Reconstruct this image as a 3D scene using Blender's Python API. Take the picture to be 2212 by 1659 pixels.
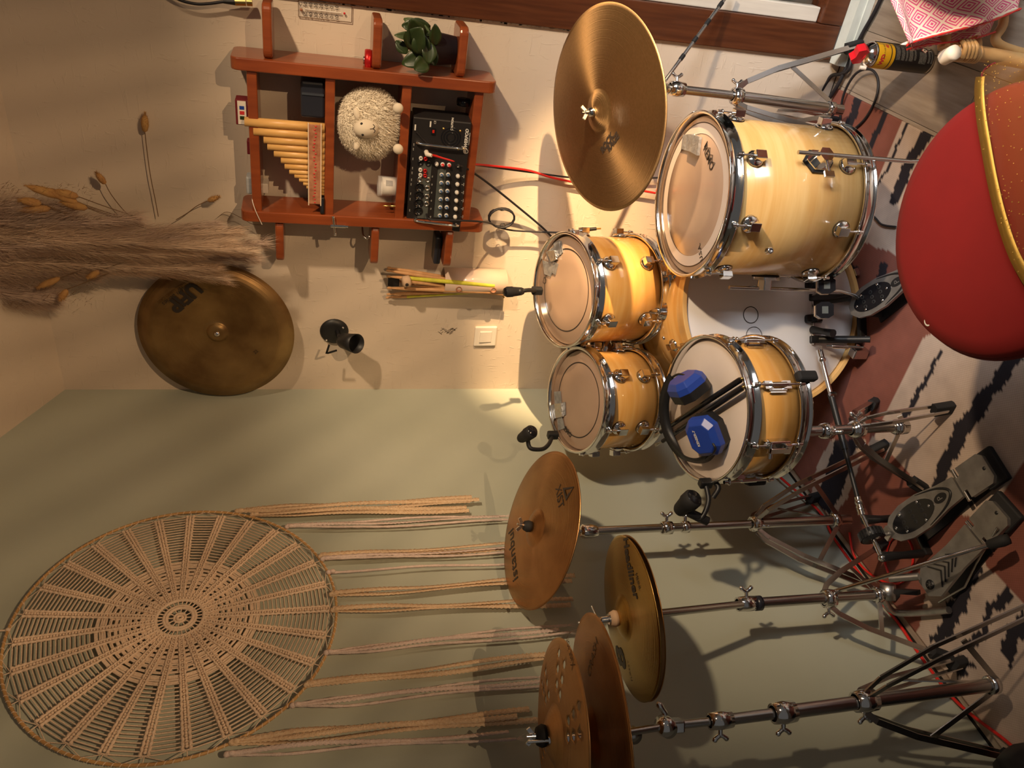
import bpy, bmesh, math, random
from mathutils import Vector, Matrix, geometry
random.seed(7)
for o in list(bpy.data.objects): bpy.data.objects.remove(o, do_unlink=True)
SC = bpy.context.scene; COL = SC.collection
V = Vector; PI = math.pi

# ------------------------------------------------------------ camera
FPX = 1690.0; TH = math.radians(14.15); AZ = math.radians(34.5)
FH = V((-math.sin(AZ), math.cos(AZ), 0)); RT = V((math.cos(AZ), math.sin(AZ), 0)); UP = V((0, 0, 1))
FW = FH*math.cos(TH) - UP*math.sin(TH); DN = -(FH*math.sin(TH) + UP*math.cos(TH))
CAM = V((1.64, -2.354, 1.62))
cd = bpy.data.cameras.new('camera'); cam = bpy.data.objects.new('camera', cd); COL.objects.link(cam)
cd.sensor_fit = 'HORIZONTAL'; cd.sensor_width = 36; cd.lens = FPX/2212*36; cd.clip_start = 0.02
cam.matrix_world = Matrix((DN, RT, -FW)).transposed().to_4x4(); cam.location = CAM
SC.camera = cam
# ------------------------------------------------------------ world, lamps, exposure
w = bpy.data.worlds.new('world'); SC.world = w; w.use_nodes = True
w.node_tree.nodes['Background'].inputs[0].default_value = (.92, .86, .80, 1)
w.node_tree.nodes['Background'].inputs[1].default_value = .085
def lamp(name, kind, loc, tgt, power, col, **k):
    l = bpy.data.lights.new(name, kind); l.energy = power; l.color = col
    for a, b in k.items(): setattr(l, a, b)
    o = bpy.data.objects.new(name, l); COL.objects.link(o); o.location = loc
    o.rotation_euler = (V(tgt)-V(loc)).to_track_quat('-Z', 'Y').to_euler()
    return o
lamp('ceiling_lamp', 'SPOT', (2.85, -1.6, 2.5), (.92, -.36, .70), 270, (1, .73, .46), spot_size=math.radians(57), spot_blend=.65, shadow_soft_size=.05)
lamp('window_light', 'AREA', (3.0, -1.6, 1.55), (1.75, -.6, .1), 14, (.93, .96, 1), shape='RECTANGLE', size=.8, size_y=.8, spread=math.radians(66))
lamp('clip_spot', 'SPOT', (3.0, -1.2, 1.21), (.66, -.15, .76), 1100, (1, .66, .33), spot_size=math.radians(17.5), spot_blend=.8, shadow_soft_size=.02)
STREAK_AT = V((2.9, -3.2, .5)); LOD = V((-2.07, 8, -5.3)).normalized(); LOT = V((.2, -.42, 2.12))
lamp('streak_spot', 'SPOT', STREAK_AT, LOT, 520, (1, .66, .36), spot_size=math.radians(40), spot_blend=.85, shadow_soft_size=.0062)  # added spot out of view, shines through the slats to streak the walls
SC.view_settings.view_transform = 'Standard'; SC.view_settings.look = 'None'
SC.view_settings.gamma = 1; SC.view_settings.use_curve_mapping = False
SC.view_settings.exposure = 0.0

# ------------------------------------------------------------ picture point -> place in the room
def ray(x, y): return FW + RT*((829.5-y)/FPX) + DN*((x-1106)/FPX)
def PP(x, y, p, n):
    d = ray(x, y); n = V(n); return CAM + d*((V(p)-CAM).dot(n)/d.dot(n))
def PZ(x, y, z=0.): return PP(x, y, (0, 0, z), (0, 0, 1))
def PX(x, y, X=0.): return PP(x, y, (X, 0, 0), (1, 0, 0))
def PY(x, y, Y=0.): return PP(x, y, (0, Y, 0), (0, 1, 0))
def PD(x, y, D): return PP(x, y, CAM+FH*D, FH)
def PT(x, y, t): return CAM + ray(x, y)*t
def dist_of(p): return (p-CAM).dot(FH)
def frame(o, z, x=None):
    z = V(z).normalized()
    x = V(x) if x is not None else (V((1, 0, 0)) if abs(z.x) < .9 else V((0, 1, 0)))
    x = (x - z*x.dot(z)).normalized(); y = z.cross(x)
    m = Matrix((x, y, z)).transposed().to_4x4(); m.translation = V(o); return m
def disc_frame(cx, cy, x0, y0, x1, y1, aspect, diam, xh=None):
    L = math.hypot(x1-x0, y1-y0); d = ray(cx, cy); t = diam*FPX/L
    c = CAM + d*t
    px, py = -(y1-y0)/L, (x1-x0)/L
    if px > 0: px, py = -px, -py
    dh = d.normalized(); u = DN*px - RT*py; u = (u - dh*u.dot(dh)).normalized()
    n = -dh*aspect + u*math.sqrt(1-aspect*aspect)
    return frame(c, n, xh if xh is not None else RT)

# ------------------------------------------------------------ mesh helper
class MB:
    def __init__(s, M=None): s.v = []; s.f = []; s.s = []; s.M = M
    def add(s, vs, fs, sm=False):
        b = len(s.v)
        s.v += [(s.M @ V(p)) if s.M else V(p) for p in vs]
        s.f += [tuple(i+b for i in f) for f in fs]; s.s += [sm]*len(fs); return s
    def box(s, c, d, R=None):
        c = V(c); vs = []
        for i in (-1, 1):
            for j in (-1, 1):
                for k in (-1, 1):
                    p = V((i*d[0]/2, j*d[1]/2, k*d[2]/2)); vs.append(c + (R @ p if R else p))
        return s.add(vs, [(0, 1, 3, 2), (4, 6, 7, 5), (0, 4, 5, 1), (2, 3, 7, 6), (0, 2, 6, 4), (1, 5, 7, 3)])
    def beam(s, p0, p1, w, h, up=(0, 0, 1)):
        p0 = V(p0); p1 = V(p1); z = (p1-p0)
        m = frame((p0+p1)/2, z, up)
        return s.box((p0+p1)/2, (w, h, z.length), m.to_3x3())
    def tube(s, pts, r, n=8, caps=True, closed=False):
        pts = [V(p) for p in pts]; N = len(pts); vs = []; fs = []
        rr = r if isinstance(r, (list, tuple)) else [r]*N
        t0 = (pts[1]-pts[0]).normalized(); x = t0.orthogonal().normalized()
        for i, p in enumerate(pts):
            a = pts[i-1] if (i > 0 or closed) else pts[0]; b = pts[(i+1) % N] if (i < N-1 or closed) else pts[-1]
            t = (b-a)
            t = t.normalized() if t.length > 1e-9 else t0
            x = (x - t*x.dot(t)); x = x.normalized() if x.length > 1e-6 else t.orthogonal().normalized()
            y = t.cross(x)
            for k in range(n):
                q = 2*PI*k/n; vs.append(p + (x*math.cos(q)+y*math.sin(q))*rr[i])
        for i in range(N if closed else N-1):
            j = (i+1) % N
            for k in range(n): fs.append((i*n+k, i*n+(k+1) % n, j*n+(k+1) % n, j*n+k))
        s.add(vs, fs, True)
        if caps and not closed:
            s.add(vs[:n], [tuple(range(n-1, -1, -1))]); s.add(vs[-n:], [tuple(range(n))])
        return s
    def cyl(s, p0, p1, r0, r1=None, n=16): return s.tube([p0, p1], [r0, r0 if r1 is None else r1], n)
    def lathe(s, prof, n=32, closed=False, a0=0., a1=2*PI, sm=True):
        full = abs(a1-a0-2*PI) < 1e-6; m = n if full else n+1
        vs = [(r*math.cos(a0+(a1-a0)*k/n), r*math.sin(a0+(a1-a0)*k/n), z) for r, z in prof for k in range(m)]
        fs = []; N = len(prof)
        for i in range(N if closed else N-1):
            j = (i+1) % N
            for k in range(n):
                k2 = (k+1) % m if full else k+1
                fs.append((i*m+k, i*m+k2, j*m+k2, j*m+k))
        return s.add(vs, fs, sm)
    def ball(s, c, r, n=16, m=10):
        r = (r, r, r) if not isinstance(r, (tuple, list)) else r; c = V(c); vs = []; fs = []
        for i in range(m+1):
            a = PI*i/m
            for k in range(n):
                b = 2*PI*k/n
                vs.append(c+V((r[0]*math.sin(a)*math.cos(b), r[1]*math.sin(a)*math.sin(b), r[2]*math.cos(a))))
        for i in range(m):
            for k in range(n): fs.append((i*n+k, (i+1)*n+k, (i+1)*n+(k+1) % n, i*n+(k+1) % n))
        return s.add(vs, fs, True)
    def prism(s, poly, z0, z1, sm=False):
        n = len(poly)
        A = sum(poly[i][0]*poly[(i+1) % n][1]-poly[(i+1) % n][0]*poly[i][1] for i in range(n))
        if A < 0: poly = poly[::-1]
        vs = [(x, y, z0) for x, y in poly]+[(x, y, z1) for x, y in poly]
        s.add(vs, [tuple(range(n-1, -1, -1)), tuple(range(n, 2*n))])
        return s.add(vs, [(i, (i+1) % n, n+(i+1) % n, n+i) for i in range(n)], sm)
    def ribbon(s, pts, wdir, w, th=.0008, wav=0, wl=.02):
        # flat band following pts; both faces
        pts = [V(p) for p in pts]; vs = []; fs = []; L = 0
        for i, p in enumerate(pts):
            if i: L += (p-pts[i-1]).length
            d = wdir[i] if isinstance(wdir, list) else V(wdir)
            ww = (w[i] if isinstance(w, list) else w)/2 + wav*math.sin(2*PI*L/wl)
            t = (pts[min(i+1, len(pts)-1)]-pts[max(i-1, 0)]).normalized(); nn = t.cross(d).normalized()*th/2
            vs += [p-d*ww+nn, p+d*ww+nn, p+d*ww-nn, p-d*ww-nn]
        for i in range(len(pts)-1):
            a, b = 4*i, 4*i+4
            for k in range(4): fs.append((a+k, a+(k+1) % 4, b+(k+1) % 4, b+k))
        return s.add(vs, fs, True)
def smooth(pts, n=6, closed=False):
    pts = [V(p) for p in pts]; N = len(pts); out = []
    for i in range(N if closed else N-1):
        g = (lambda k: pts[k % N]) if closed else (lambda k: pts[max(0, min(N-1, k))])
        p0, p1, p2, p3 = g(i-1), g(i), g(i+1), g(i+2)
        for k in range(n):
            t = k/n
            out.append(.5*((2*p1)+(p2-p0)*t+(2*p0-5*p1+4*p2-p3)*t*t+(3*p1-p0-3*p2+p3)*t**3))
    if not closed: out.append(pts[-1])
    return out
ORG = {}
def thing(name, label, cat, loc, group=None):
    o = bpy.data.objects.new(name, None); COL.objects.link(o); o.location = V(loc); o.empty_display_size = .05
    ORG[o.name] = V(loc); tag(o, label, cat, group); return o
def tag(o, label=None, cat=None, group=None, kind=None):
    if label: o['label'] = label
    if cat: o['category'] = cat
    if group: o['group'] = group
    if kind: o['kind'] = kind
    return o
def build(mb, name, m, parent=None, M=None, bev=0, label=None):
    """links mb as one mesh; M = the object's own frame (mb is then in that frame), else mb is in room coordinates"""
    org = ORG[parent.name] if parent else V((0, 0, 0))
    own = None
    me = bpy.data.meshes.new(name)
    vs = mb.v
    if M is None:
        if parent is None:
            c = V((sum(p.x for p in vs)/len(vs), sum(p.y for p in vs)/len(vs), min(p.z for p in vs))); own = c
        else: own = org
        vs = [p-own for p in vs]
    me.from_pydata([tuple(p) for p in vs], [], mb.f)
    if len(mb.f) < 12000:
        bm = bmesh.new(); bm.from_mesh(me); bmesh.ops.recalc_face_normals(bm, faces=bm.faces); bm.to_mesh(me); bm.free()
    me.polygons.foreach_set('use_smooth', mb.s); me.update()
    me.materials.append(MATS[m] if isinstance(m, str) else m)
    o = bpy.data.objects.new(name, me); COL.objects.link(o)
    if parent: o.parent = parent
    if M is not None:
        pm = PMAT.get(parent.name) if parent else None
        o.matrix_basis = (pm.inverted() @ M) if pm else Matrix.Translation(-org) @ M
        PMAT[o.name] = M; ORG[o.name] = org
    else:
        if parent is None: o.location = own; ORG[o.name] = own
        else:
            pm = PMAT.get(parent.name)
            if pm: o.matrix_basis = pm.inverted() @ Matrix.Translation(org)
            ORG[o.name] = org
    if bev:
        b = o.modifiers.new('bevel', 'BEVEL'); b.width = bev; b.segments = 2; b.limit_method = 'ANGLE'; b.angle_limit = math.radians(35)
    if label: o['label'] = label
    return o
PMAT = {}
def text(s, size, M, m, parent, name='lettering', fmap=None, bold=0, align='CENTER', shear=0):
    c = bpy.data.curves.new('t', 'FONT'); c.body = s; c.size = size; c.align_x = align; c.align_y = 'CENTER'; c.offset = bold; c.shear = shear; c.resolution_u = 3
    c.fill_mode = 'FRONT'
    o = bpy.data.objects.new('t', c); COL.objects.link(o)
    dg = bpy.context.evaluated_depsgraph_get(); me = bpy.data.meshes.new_from_object(o.evaluated_get(dg))
    mb = MB(); vs = [v.co.copy() for v in me.vertices]
    if fmap: vs = [V(fmap(p.x, p.y)) for p in vs]
    mb.add([M @ p for p in vs], [tuple(p.vertices) for p in me.polygons])
    bpy.data.objects.remove(o); bpy.data.meshes.remove(me); bpy.data.curves.remove(c)
    return build(mb, name, m, parent)

# ------------------------------------------------------------ materials
MATS = {}
def mat(name, c, rough=.5, metal=0, c2=None, scale=20, stretch=(1, 1, 1), bump=0, bscale=None, coat=0, trans=0, ior=1.45, alpha=1, aniso=0, rings=0, sheen=0, contrast=(.35, .65), detail=4, emit=0):
    m = bpy.data.materials.new(name); m.use_nodes = True; nt = m.node_tree; b = nt.nodes['Principled BSDF']
    I = b.inputs; I['Base Color'].default_value = (*c, 1); I['Roughness'].default_value = rough; I['Metallic'].default_value = metal
    if coat: I['Coat Weight'].default_value = coat; I['Coat Roughness'].default_value = .08
    if trans: I['Transmission Weight'].default_value = trans
    I['IOR'].default_value = ior
    if alpha < 1: I['Alpha'].default_value = alpha
    if sheen: I['Sheen Weight'].default_value = sheen
    if emit: I['Emission Color'].default_value = (*c, 1); I['Emission Strength'].default_value = emit
    L = nt.links.new; N = nt.nodes.new
    tc = N('ShaderNodeTexCoord'); mp = N('ShaderNodeMapping'); L(tc.outputs['Object'], mp.inputs[0]); mp.inputs['Scale'].default_value = stretch
    if c2:
        nz = N('ShaderNodeTexNoise'); nz.inputs['Scale'].default_value = scale; nz.inputs['Detail'].default_value = detail; L(mp.outputs[0], nz.inputs[0])
        r = N('ShaderNodeValToRGB'); r.color_ramp.elements[0].color = (*c, 1); r.color_ramp.elements[1].color = (*c2, 1)
        r.color_ramp.elements[0].position = contrast[0]; r.color_ramp.elements[1].position = contrast[1]
        L(nz.outputs[0], r.inputs[0]); L(r.outputs[0], I['Base Color'])
    if bump:
        nb = N('ShaderNodeTexNoise'); nb.inputs['Scale'].default_value = bscale or scale; nb.inputs['Detail'].default_value = 5; L(mp.outputs[0], nb.inputs[0])
        bp = N('ShaderNodeBump'); bp.inputs['Strength'].default_value = bump; bp.inputs['Distance'].default_value = .01
        L(nb.outputs[0], bp.inputs['Height']); L(bp.outputs[0], I['Normal'])
    if rings:
        # lathe grooves: rings around the object's own z axis
        sx = N('ShaderNodeVectorMath'); sx.operation = 'MULTIPLY'; sx.inputs[1].default_value = (1, 1, 0); L(tc.outputs['Object'], sx.inputs[0])
        ln = N('ShaderNodeVectorMath'); ln.operation = 'LENGTH'; L(sx.outputs[0], ln.inputs[0])
        nz2 = N('ShaderNodeTexNoise'); nz2.noise_dimensions = '1D'; nz2.inputs['Scale'].default_value = rings; nz2.inputs['Detail'].default_value = 3
        L(ln.outputs['Value'], nz2.inputs['W'])
        bp = N('ShaderNodeBump'); bp.inputs['Strength'].default_value = .22; bp.inputs['Distance'].default_value = .002
        L(nz2.outputs[0], bp.inputs['Height']); L(bp.outputs[0], I['Normal'])
    if aniso:
        I['Anisotropic'].default_value = aniso; tg = N('ShaderNodeTangent'); tg.direction_type = 'RADIAL'; tg.axis = 'Z'; L(tg.outputs[0], I['Tangent'])
    MATS[name] = m; return m
def plaster(name, c, c2, strength=.5):
    m = mat(name, c, .85, c2=c2, scale=2.5); nt = m.node_tree; N = nt.nodes.new; L = nt.links.new; b = nt.nodes['Principled BSDF']
    tc = N('ShaderNodeTexCoord'); outs = []
    for sc, rot, st in ((16, .6, (1, 1, 5)), (22, -.7, (4.5, 4.5, 1)), (26, 0, (1, 1, 1))):
        mp = N('ShaderNodeMapping'); L(tc.outputs['Object'], mp.inputs[0]); mp.inputs['Scale'].default_value = st; mp.inputs['Rotation'].default_value = (rot, rot, 0)
        nz = N('ShaderNodeTexNoise'); nz.inputs['Scale'].default_value = sc; nz.inputs['Detail'].default_value = 6; nz.inputs['Distortion'].default_value = .6
        L(mp.outputs[0], nz.inputs[0])
        r = N('ShaderNodeValToRGB'); r.color_ramp.elements[0].position = .62; r.color_ramp.elements[1].position = .70; L(nz.outputs[0], r.inputs[0]); outs.append(r)
    a1 = N('ShaderNodeMath'); a1.operation = 'ADD'; L(outs[0].outputs[0], a1.inputs[0]); L(outs[1].outputs[0], a1.inputs[1])
    bp = N('ShaderNodeBump'); bp.inputs['Strength'].default_value = strength; bp.inputs['Distance'].default_value = .004
    L(a1.outputs[0], bp.inputs['Height']); L(bp.outputs[0], b.inputs['Normal'])
plaster('plaster_cream', (.60, .50, .40), (.66, .56, .45), .28)
plaster('plaster_sage', (.40, .425, .35), (.435, .46, .385), .05)
mat('maple', (.70, .40, .13), .25, c2=(.80, .52, .21), scale=6, stretch=(.6, .6, 7), coat=.6)
mat('maple_orange', (.72, .36, .085), .25, c2=(.80, .45, .14), scale=6, stretch=(.6, .6, 7), coat=.6)
mat('chrome', (.78, .77, .76), .10, 1)
mat('chrome_dull', (.55, .53, .51), .24, 1)
mat('steel', (.42, .41, .40), .38, 1, c2=(.55, .54, .52), scale=40)
mat('black', (.012, .012, .013), .45)
mat('black_gloss', (.010, .010, .012), .18)
mat('rubber', (.014, .014, .015), .75)
mat('head_coated', (.70, .60, .52), .55, c2=(.63, .53, .45), scale=5)
mat('head_white', (.78, .77, .78), .35)
mat('head_tan', (.37, .25, .175), .22, c2=(.44, .30, .21), scale=4, coat=.3)
mat('head_ring', (.60, .50, .43), .3)
mat('print', (.03, .022, .018), .5)
mat('print_faint', (.14, .07, .025), .4, .6)
mat('print_white', (.7, .68, .62), .5)
mat('print_red', (.55, .03, .03), .5)
mat('bronze', (.40, .25, .115), .36, .95, c2=(.45, .28, .135), scale=160, stretch=(1, 1, 1), rings=420, aniso=.85)
mat('bronze_dark', (.46, .25, .09), .30, 1, c2=(.36, .17, .055), scale=6, rings=300, aniso=.5)
mat('bronze_red', (.40, .20, .08), .27, .97, c2=(.54, .29, .12), scale=9, rings=500, aniso=.85)
mat('bronze_gold', (.56, .38, .12), .24, 1, c2=(.50, .32, .09), scale=9, rings=500, aniso=.8)
mat('bronze_matte', (.55, .30, .12), .38, .8, c2=(.62, .36, .16), scale=14, rings=150)
mat('china_bronze', (.36, .23, .09), .42, .7, c2=(.17, .095, .035), scale=6, rings=160)
mat('wood_red', (.28, .066, .018), .3, c2=(.20, .042, .012), scale=9, stretch=(6, 6, .7), coat=.5, contrast=(.3, .7))
mat('wood_brown', (.10, .030, .010), .4, c2=(.065, .018, .006), scale=12, stretch=(8, 8, .5))
mat('wood_white', (.60, .55, .48), .5, c2=(.66, .61, .53), scale=12, stretch=(6, 6, .5))
mat('tape', (.40, .41, .43), .36, .6, c2=(.27, .28, .30), scale=60, bump=.5, bscale=50)
mat('foil', (.75, .73, .70), .3, 1, bump=.8, bscale=90)
mat('red_cloth', (.24, .007, .006), .85, c2=(.21, .006, .005), scale=8)
mat('red_piping', (.14, .006, .012), .7)
mat('bamboo', (.60, .33, .10), .4, c2=(.70, .42, .15), scale=30, stretch=(3, 3, .5))
mat('bamboo_band', (.30, .12, .06), .6, c2=(.46, .22, .12), scale=60)
mat('wool', (.74, .66, .53), .9, c2=(.82, .75, .62), scale=30)
mat('wool_skin', (.66, .58, .46), .85)
mat('leaf', (.018, .034, .010), .4, c2=(.030, .050, .014), scale=25)
mat('leaf_back', (.07, .10, .04), .5)
mat('pot', (.022, .021, .030), .45)
mat('red_metal', (.55, .02, .02), .3, .6)
mat('navy', (.02, .022, .032), .3)
mat('paper', (.72, .66, .58), .7)
mat('plastic_white', (.74, .68, .60), .35)
mat('plastic_clear', (.9, .9, .9), .1, alpha=.22)
mat('glass', (.92, .95, .95), .02, trans=1, ior=1.1)
mat('blue', (.018, .055, .33), .35)
mat('cable_red', (.62, .02, .015), .35)
mat('cable_black', (.012, .011, .014), .5)
mat('cotton', (.76, .58, .42), .95, c2=(.82, .64, .48), scale=140, bump=.4, bscale=400)
mat('cotton_mauve', (.64, .51, .45), .95, c2=(.72, .58, .51), scale=120, bump=.4, bscale=300)
mat('lace', (.76, .57, .38), .95, c2=(.66, .46, .28), scale=150, bump=.5, bscale=300)
mat('cane', (.55, .33, .13), .45, c2=(.46, .25, .09), scale=20)
mat('cane_end', (.80, .66, .50), .6)
mat('plume', (.60, .45, .36), .95, c2=(.68, .52, .41), scale=20)
mat('plume_light', (.74, .57, .42), .95, c2=(.66, .48, .34), scale=14)
mat('bunny_tail', (.50, .29, .10), .95, c2=(.42, .22, .08), scale=40)
mat('stem', (.16, .09, .04), .8)
mat('pink_holder', (.66, .50, .40), .35, coat=.3)
mat('stick_wood', (.46, .24, .10), .6, c2=(.56, .32, .15), scale=40)
mat('neon', (.62, .60, .05), .5, c2=(.50, .48, .05), scale=60)
mat('brass', (.55, .40, .14), .3, 1)
mat('gold', (.40, .25, .05), .48, .8)
mat('sheer', (.42, .19, .05), .3, alpha=.24)
mat('can_black', (.020, .018, .020), .3)
mat('can_yellow', (.75, .42, .012), .35)
mat('can_grey', (.16, .16, .16), .5, c2=(.05, .05, .05), scale=700, stretch=(1, 1, 1), contrast=(.45, .55))
mat('plastic_red', (.60, .012, .02), .3)
mat('mixer', (.016, .014, .014), .42)
mat('mixer_grey', (.075, .085, .08), .45)
mat('knob_white', (.62, .60, .56), .4)
mat('knob_blue', (.03, .09, .22), .4)
mat('trim_white', (.62, .66, .62), .5, c2=(.55, .59, .55), scale=20)
mat('panel_grey', (.30, .32, .34), .5, c2=(.36, .38, .40), scale=14, stretch=(8, 8, .6))
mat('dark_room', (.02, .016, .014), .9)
mat('felt', (.55, .38, .25), .95)
mat('pedal_grey', (.34, .33, .31), .42, .7, c2=(.24, .23, .22), scale=25)
mat('led_red', (.5, .02, .01), .3)
# ------------------------------------------------------------ the room
def struct(mb, name, m, parent=None, bev=0):
    o = build(mb, name, m, parent, bev=bev)
    if parent is None: o['kind'] = 'structure'
    return o
HB = 2.42; SL = .4665
fl = struct(MB().box((2.05, -1.7, -.03), (4.3, 3.5, .05)), 'floor', 'dark_room')
m = mat('laminate', (.25, .195, .15), .42, c2=(.42, .345, .275), scale=5, stretch=(9, .8, 9), bump=.06, bscale=12, detail=8)
nt = m.node_tree; oi = nt.nodes.new('ShaderNodeObjectInfo'); hs = nt.nodes.new('ShaderNodeHueSaturation')
mr = nt.nodes.new('ShaderNodeMapRange'); mr.inputs['To Min'].default_value = .8; mr.inputs['To Max'].default_value = 1.15
nt.links.new(oi.outputs['Random'], mr.inputs[0]); nt.links.new(mr.outputs[0], hs.inputs['Value'])
lk = nt.nodes['Principled BSDF'].inputs['Base Color'].links[0].from_socket
nt.links.new(lk, hs.inputs['Color']); nt.links.new(hs.outputs[0], nt.nodes['Principled BSDF'].inputs['Base Color'])
pw, plen = .17, 1.2
pme = None
for i in range(24):
    for j in range(-1, 4):
        x = .01+pw*(i+.5); y0 = -.005-plen*j+((i*.43) % 1)*plen-.6; y1 = y0-plen
        y0 = min(y0, -.004); y1 = max(y1, -3.3)
        if y0-y1 < .05 or y0 < -3.2: continue
        build(MB().box((x, (y0+y1)/2, -.0025), (pw-.0016, y0-y1-.0016, .005)), 'plank', 'laminate', fl)
struct(MB().box((.637, .05, HB/2), (1.275, .1, HB)).box((1.81, .05, 2.28), (1.07, .1, .28)).box((3.2, .05, HB/2), (1.7, .1, HB)), 'wall_back', 'plaster_cream')
wl = MB(); pts = [(-3.4, 0), (0, 0), (0, HB), (-3.4, HB+3.4*SL)]
wl.add([(0, y, z) for y, z in pts]+[(-.1, y, z) for y, z in pts], [(0, 1, 2, 3), (7, 6, 5, 4), (0, 4, 5, 1), (1, 5, 6, 2), (2, 6, 7, 3), (3, 7, 4, 0)])
struct(wl, 'wall_left', 'plaster_sage')
ce = MB(); a, b = (0, HB), (-3.4, HB+3.4*SL)
ce.add([(x, y, z+dz) for dz in (0, .08) for x, (y, z) in ((-.1, a), (4.2, a), (4.2, b), (-.1, b))], [(0, 1, 2, 3), (7, 6, 5, 4), (0, 4, 5, 1), (1, 5, 6, 2), (2, 6, 7, 3), (3, 7, 4, 0)])
struct(ce, 'ceiling', 'plaster_cream')
# glazed door on the right of the back wall
dr = thing('door_1', 'brown wooden glazed door with pale inner frame at the right of the plaster wall', 'door', (1.8, 0, 0)); dr['kind'] = 'structure'
del dr['category']
for nm, c, d, mt in (('door_jamb', (1.315, .032, 1.08), (.098, .09, 2.06), 'wood_brown'), ('door_jamb', (2.30, .032, 1.08), (.098, .09, 2.06), 'wood_brown'),
                     ('door_rail', (1.81, .031, .085), (.89, .088, .075), 'wood_brown'), ('door_rail', (1.81, .031, 2.08), (.89, .088, .075), 'wood_brown'),
                     ('inner_stile', (1.386, .034, 1.09), (.042, .05, 1.93), 'wood_white'), ('inner_stile', (2.23, .034, 1.09), (.042, .05, 1.93), 'wood_white'),
                     ('glass_pane', (1.81, .036, 1.09), (.80, .006, 1.93), 'glass')):
    build(MB().box(c, d), nm, mt, dr, bev=.003 if mt != 'glass' else 0)
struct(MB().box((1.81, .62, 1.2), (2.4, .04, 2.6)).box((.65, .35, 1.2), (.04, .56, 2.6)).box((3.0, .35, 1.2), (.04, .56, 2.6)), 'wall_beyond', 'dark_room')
struct(MB().box((1.81, .37, .02), (2.3, .5, .03)), 'floor_beyond', 'laminate')
pb = thing('panelled_cupboard', 'pale grey panelled cupboard seen through the door glass', 'cupboard', (1.75, .50, .035))
build(MB().box((1.82, .56, .33), (.80, .07, .58)), 'body', 'panel_grey', pb)
for i in range(4): build(MB().box((1.52+.2*i, .52, .36), (.185, .012, .50)), 'panel', 'panel_grey', pb, bev=.003)
build(MB().box((1.82, .52, .075), (.80, .02, .06)), 'plinth', 'trim_white', pb, bev=.003)
struct(MB().box((1.82, -.035, .024), (1.12, .045, .048)).box((1.82, -.052, .012), (1.12, .02, .022)), 'trim_1', 'trim_white')
# unseen slats added before the streak spot to throw streaks on the walls
lv_ = thing('streak_slats', 'unseen slat rack added to streak the upper walls', 'slat rack', STREAK_AT+V((0, 0, -.3))); lv_['kind'] = 'structure'; del lv_['category']
lc_ = (LOT-STREAK_AT).normalized(); le_ = LOD.cross(lc_).normalized(); ln_ = le_.cross(LOD).normalized()
for k in range(-12, 13): build(MB().beam(STREAK_AT+lc_*.3+le_*.0105*k-LOD*.22, STREAK_AT+lc_*.3+le_*.0105*k+LOD*.22, .0058, .002, le_), 'slat', 'wood_white', lv_)
for s in (-1, 1): build(MB().beam(STREAK_AT+lc_*.3+LOD*.23*s-le_*.15, STREAK_AT+lc_*.3+LOD*.23*s+le_*.15, .02, .012, ln_), 'slat_frame', 'wood_white', lv_)
# thin line of torn filler beside the door frame
fe = MB(); random.seed(3)
for i in range(70):
    z = 1.62-.0125*i-random.random()*.012
    fe.box((1.264+random.uniform(-.0015, .001), -.0012, z), (.002+random.random()*.005, .0024, .006+random.random()*.016))
struct(fe, 'trim_2', 'paper')

# ------------------------------------------------------------ rug
def inpoly(x, y, P):
    c = False; n = len(P); j = n-1
    for i in range(n):
        if (P[i][1] > y) != (P[j][1] > y) and x < (P[j][0]-P[i][0])*(y-P[i][1])/(P[j][1]-P[i][1])+P[i][0]: c = not c
        j = i
    return c
def fpoly(px):
    return [PZ(x, y).to_2d()[:] for x, y in px]
cream = [fpoly(p) for p in (
    [(1958, 250), (2080, 310), (2120, 560), (1960, 560), (1900, 535), (1846, 516), (1888, 418)],
    [(1780, 440), (1822, 470), (1843, 516), (1817, 582), (1790, 620), (1760, 560)],
    [(1998, 732), (2212, 580), (2500, 560), (2212, 1001), (2176, 1059), (2130, 1120), (2060, 1110), (1998, 1062), (1935, 985), (1880, 960), (1912, 902)],
    [(1800, 950), (1875, 950), (1868, 985), (1835, 1075), (1795, 1125), (1752, 1090), (1770, 1000)],
    [(2010, 1250), (2126, 1210), (2212, 1297), (2400, 1450), (2400, 1700), (2100, 1700), (2030, 1490), (1978, 1408), (1968, 1380), (1990, 1350)])]
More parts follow.
